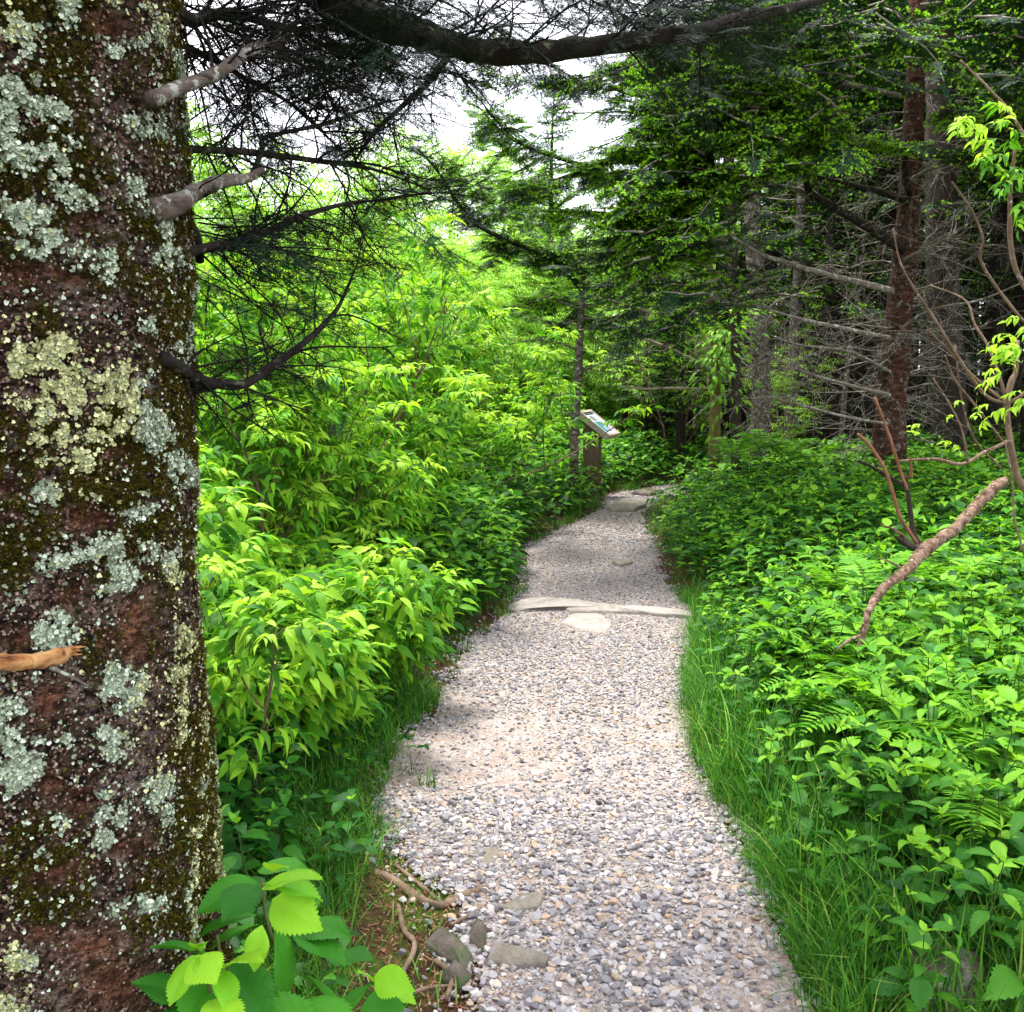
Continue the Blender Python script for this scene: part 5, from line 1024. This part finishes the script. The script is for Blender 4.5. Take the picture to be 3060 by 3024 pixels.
for px_, py_, dd in ((900, 620, 4.2), (930, 590, 4.6), (870, 590, 4.8), (905, 680, 3.7), (860, 560, 5.2), (940, 655, 3.9), (975, 640, 4.1), (1000, 700, 3.6), (1000, 800, 2.9), (930, 720, 3.4), (880, 650, 4.0), (1015, 750, 3.2), (1010, 820, 2.9), (850, 640, 4.3), (950, 540, 5.0), (880, 540, 5.4), (925, 690, 3.5), (990, 610, 4.3), (865, 690, 3.8), (1030, 640, 4.0)):
    q = P(px_, py_, dd); z_ = float(height(q[0], q[1])[0]); lone('fern', fmesh[rng.integers(0, 3)], q[0], q[1], max(z_ + .20, q[2] - .28), rng.uniform(1.1, 1.4), 'lacy lime green fern among the toothed herbs on the right bank', 'fern', 'ferns on the right bank', (rng.normal(0, .1), rng.normal(0, .1)))
for k, (px_, py_) in enumerate(((760, 420), (735, 430), (790, 428), (815, 440))): q = P(px_, py_, 10.2); lone('fern', fmesh[k % 3], q[0], q[1], q[2] - .3, 1.1, 'shaded fern in front of the grey barked fir', 'fern', 'ferns under the wood')
# the massed rest of the ground cover
acc = Acc()
def mass(protos, n, box, dens, s0, s1, tilt=.15, dmin=.1, edge=.4):
    xx, yy, zz, d, right = sample(n, *box, dens, dmin); m = len(xx); T = np.stack([xx, yy, zz], 1); Rm = rotz(rng.uniform(0, 6.28, m)) @ rotx(rng.normal(0, tilt, m)); S = rng.uniform(s0, s1, m) * (.5 + .5 * np.clip(d / edge, 0, 1)); w_ = rng.integers(0, len(protos), m)
    for j, pr in enumerate(protos): acc.scatter(pr, Rm[w_ == j], T[w_ == j], S[w_ == j])
    return m
c = [mass(HP, 2600, (.3, 4.0, 2.2, 5.5), lambda x, y, d, r: r * np.clip(.1 + d * 1.2, 0, 1) * .30, .6, 1.0),
     mass(HP, 1800, (.3, 3.5, nh - .3, 5.6), lambda x, y, d, r: r * np.clip(.1 + d * 1.2, 0, 1) * .55, .75, 1.15),
     mass(HPM, 5200, (.3, 5.5, 5.4, 10), lambda x, y, d, r: r * np.clip(.1 + d * 1.2, 0, 1) * .6, .75, 1.25),
     mass(HPF, 7000, (.5, 9, 9.8, 19), lambda x, y, d, r: np.clip(.3 + d * 1.2, 0, 1) * .45, .8, 1.3),
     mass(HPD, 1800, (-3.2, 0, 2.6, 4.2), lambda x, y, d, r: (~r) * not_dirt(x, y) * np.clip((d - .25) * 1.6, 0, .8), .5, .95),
     mass(HP, 2000, (-2.4, .2, 3.7, 6.2), lambda x, y, d, r: (~r) * np.clip((d - .05) * 1.6, 0, .8), .55, .9),
     mass(HPM, 7500, (-4, 1.0, 5.6, 10), lambda x, y, d, r: (~r) * np.clip((d - .0) * 1.8, 0, .8), .75, 1.6),
     mass(HPF, 7000, (-6, 2.2, 9.8, 19), lambda x, y, d, r: (~r) * np.clip(.3 + d, 0, 1) * .5, .85, 1.5),
     mass(HPF, 5000, (-9, 9, 18, 30), lambda x, y, d, r: .5 + 0 * x, 1.2, 2.2),
     mass(WP, 500, (.2, 2.8, 2.3, 5.5), lambda x, y, d, r: r * np.clip(1 - d, 0, 1) * .5, .45, .8)]
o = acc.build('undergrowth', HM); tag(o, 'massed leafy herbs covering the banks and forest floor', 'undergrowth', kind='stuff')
acc = Acc(); GP = [grass_proto(s, 24, .22, .0042) for s in range(5)]; GL = [grass_proto(s + 9, 16, .38, .006, .05, .7) for s in range(4)]; GS = [grass_proto(s + 20, 14, .09, .004, .05, .8) for s in range(4)]
c += [mass(GP, 5000, (-1.6, .2, 2.3, 5), lambda x, y, d, r: (~r) * not_dirt(x, y) * np.where(d < .8, .4, .12), .5, 1.1, .1, .0, .15),
      mass(GP, 9000, (.2, 2.6, 2.2, 7), lambda x, y, d, r: r * np.exp(-d / .20) * 1.0, .7, 1.15, .1, .0, .12),
      mass(GL, 3600, (.2, 2.6, 2.2, 5.5), lambda x, y, d, r: r * np.exp(-d / .4) * .5, .8, 1.1, .1, .03, .12),
      mass(GS, 2400, (-1.4, .3, 2.1, 3.8), lambda x, y, d, r: (~r) * .16 + 0 * x, .5, 1.1, .1, .0, .1),
      mass(GS, 2500, (.2, 1.6, 2.1, 6), lambda x, y, d, r: r * np.exp(-d / .1) * .5, .6, 1.2, .1, -.03, .1),
      mass(GP, 3000, (-2, 3.5, 5, 14.5), lambda x, y, d, r: np.exp(-d / .18) * .9, .6, 1.2, .1, .0, .12)]
o = acc.build('grass', [MT['grass']]); tag(o, 'fine green grass fringing both sides of the gravel path', 'grass', kind='stuff')
g_ = G(428, 790); a = Acc(); a.add(*grass_proto(77, 30, .13, .0035, .02, .5)); o = a.build('grass_tuft', [MT['grass']]); o.location = (g_[0], g_[1], 0); tag(o, 'small dark grass tuft growing alone in the gravel at the left', 'plant')
# needle litter and moss on the bare soil
acc = Acc(); n = 16000; xx, yy = rng.uniform(-1.3, .3, n), rng.uniform(2.0, 3.9, n); d, right = path_d(xx, yy); k = (d > -.12) & ~right & (rng.random(n) < .75); xx, yy = xx[k], yy[k]; n2_ = 5000; x2, y2 = rng.uniform(.4, 1.9, n2_), rng.uniform(2.1, 6, n2_); d2, r2 = path_d(x2, y2); k = r2 & (np.abs(d2) < .14); xx = np.concatenate([xx, x2[k]]); yy = np.concatenate([yy, y2[k]]); m = len(xx)
lit = (np.array([[-.05, 0, 0], [.05, 0, 0], [0, 1, .12]]), np.array([[0, 1, 2]]), np.zeros(1, int)); acc.scatter(lit, rotz(rng.uniform(0, 6.28, m)) @ rotx(rng.normal(0, .3, m)), np.stack([xx, yy, height(xx, yy) + .008], 1), rng.uniform(.012, .035, m))
MT['litter'] = leafmat('needle_litter', [(0, (.10, .035, .018)), (.6, (.24, .10, .05)), (1, (.42, .26, .14))], 0, bscale=0); o = acc.build('needle_litter', [MT['litter']]); tag(o, 'red brown needle litter on bare soil', 'litter', kind='stuff')
print('COUNTS', c, 'tris', sum(len(o.data.polygons) for o in bpy.data.objects if o.type == 'MESH'), 'unique', sum(len(m.polygons) for m in bpy.data.meshes))
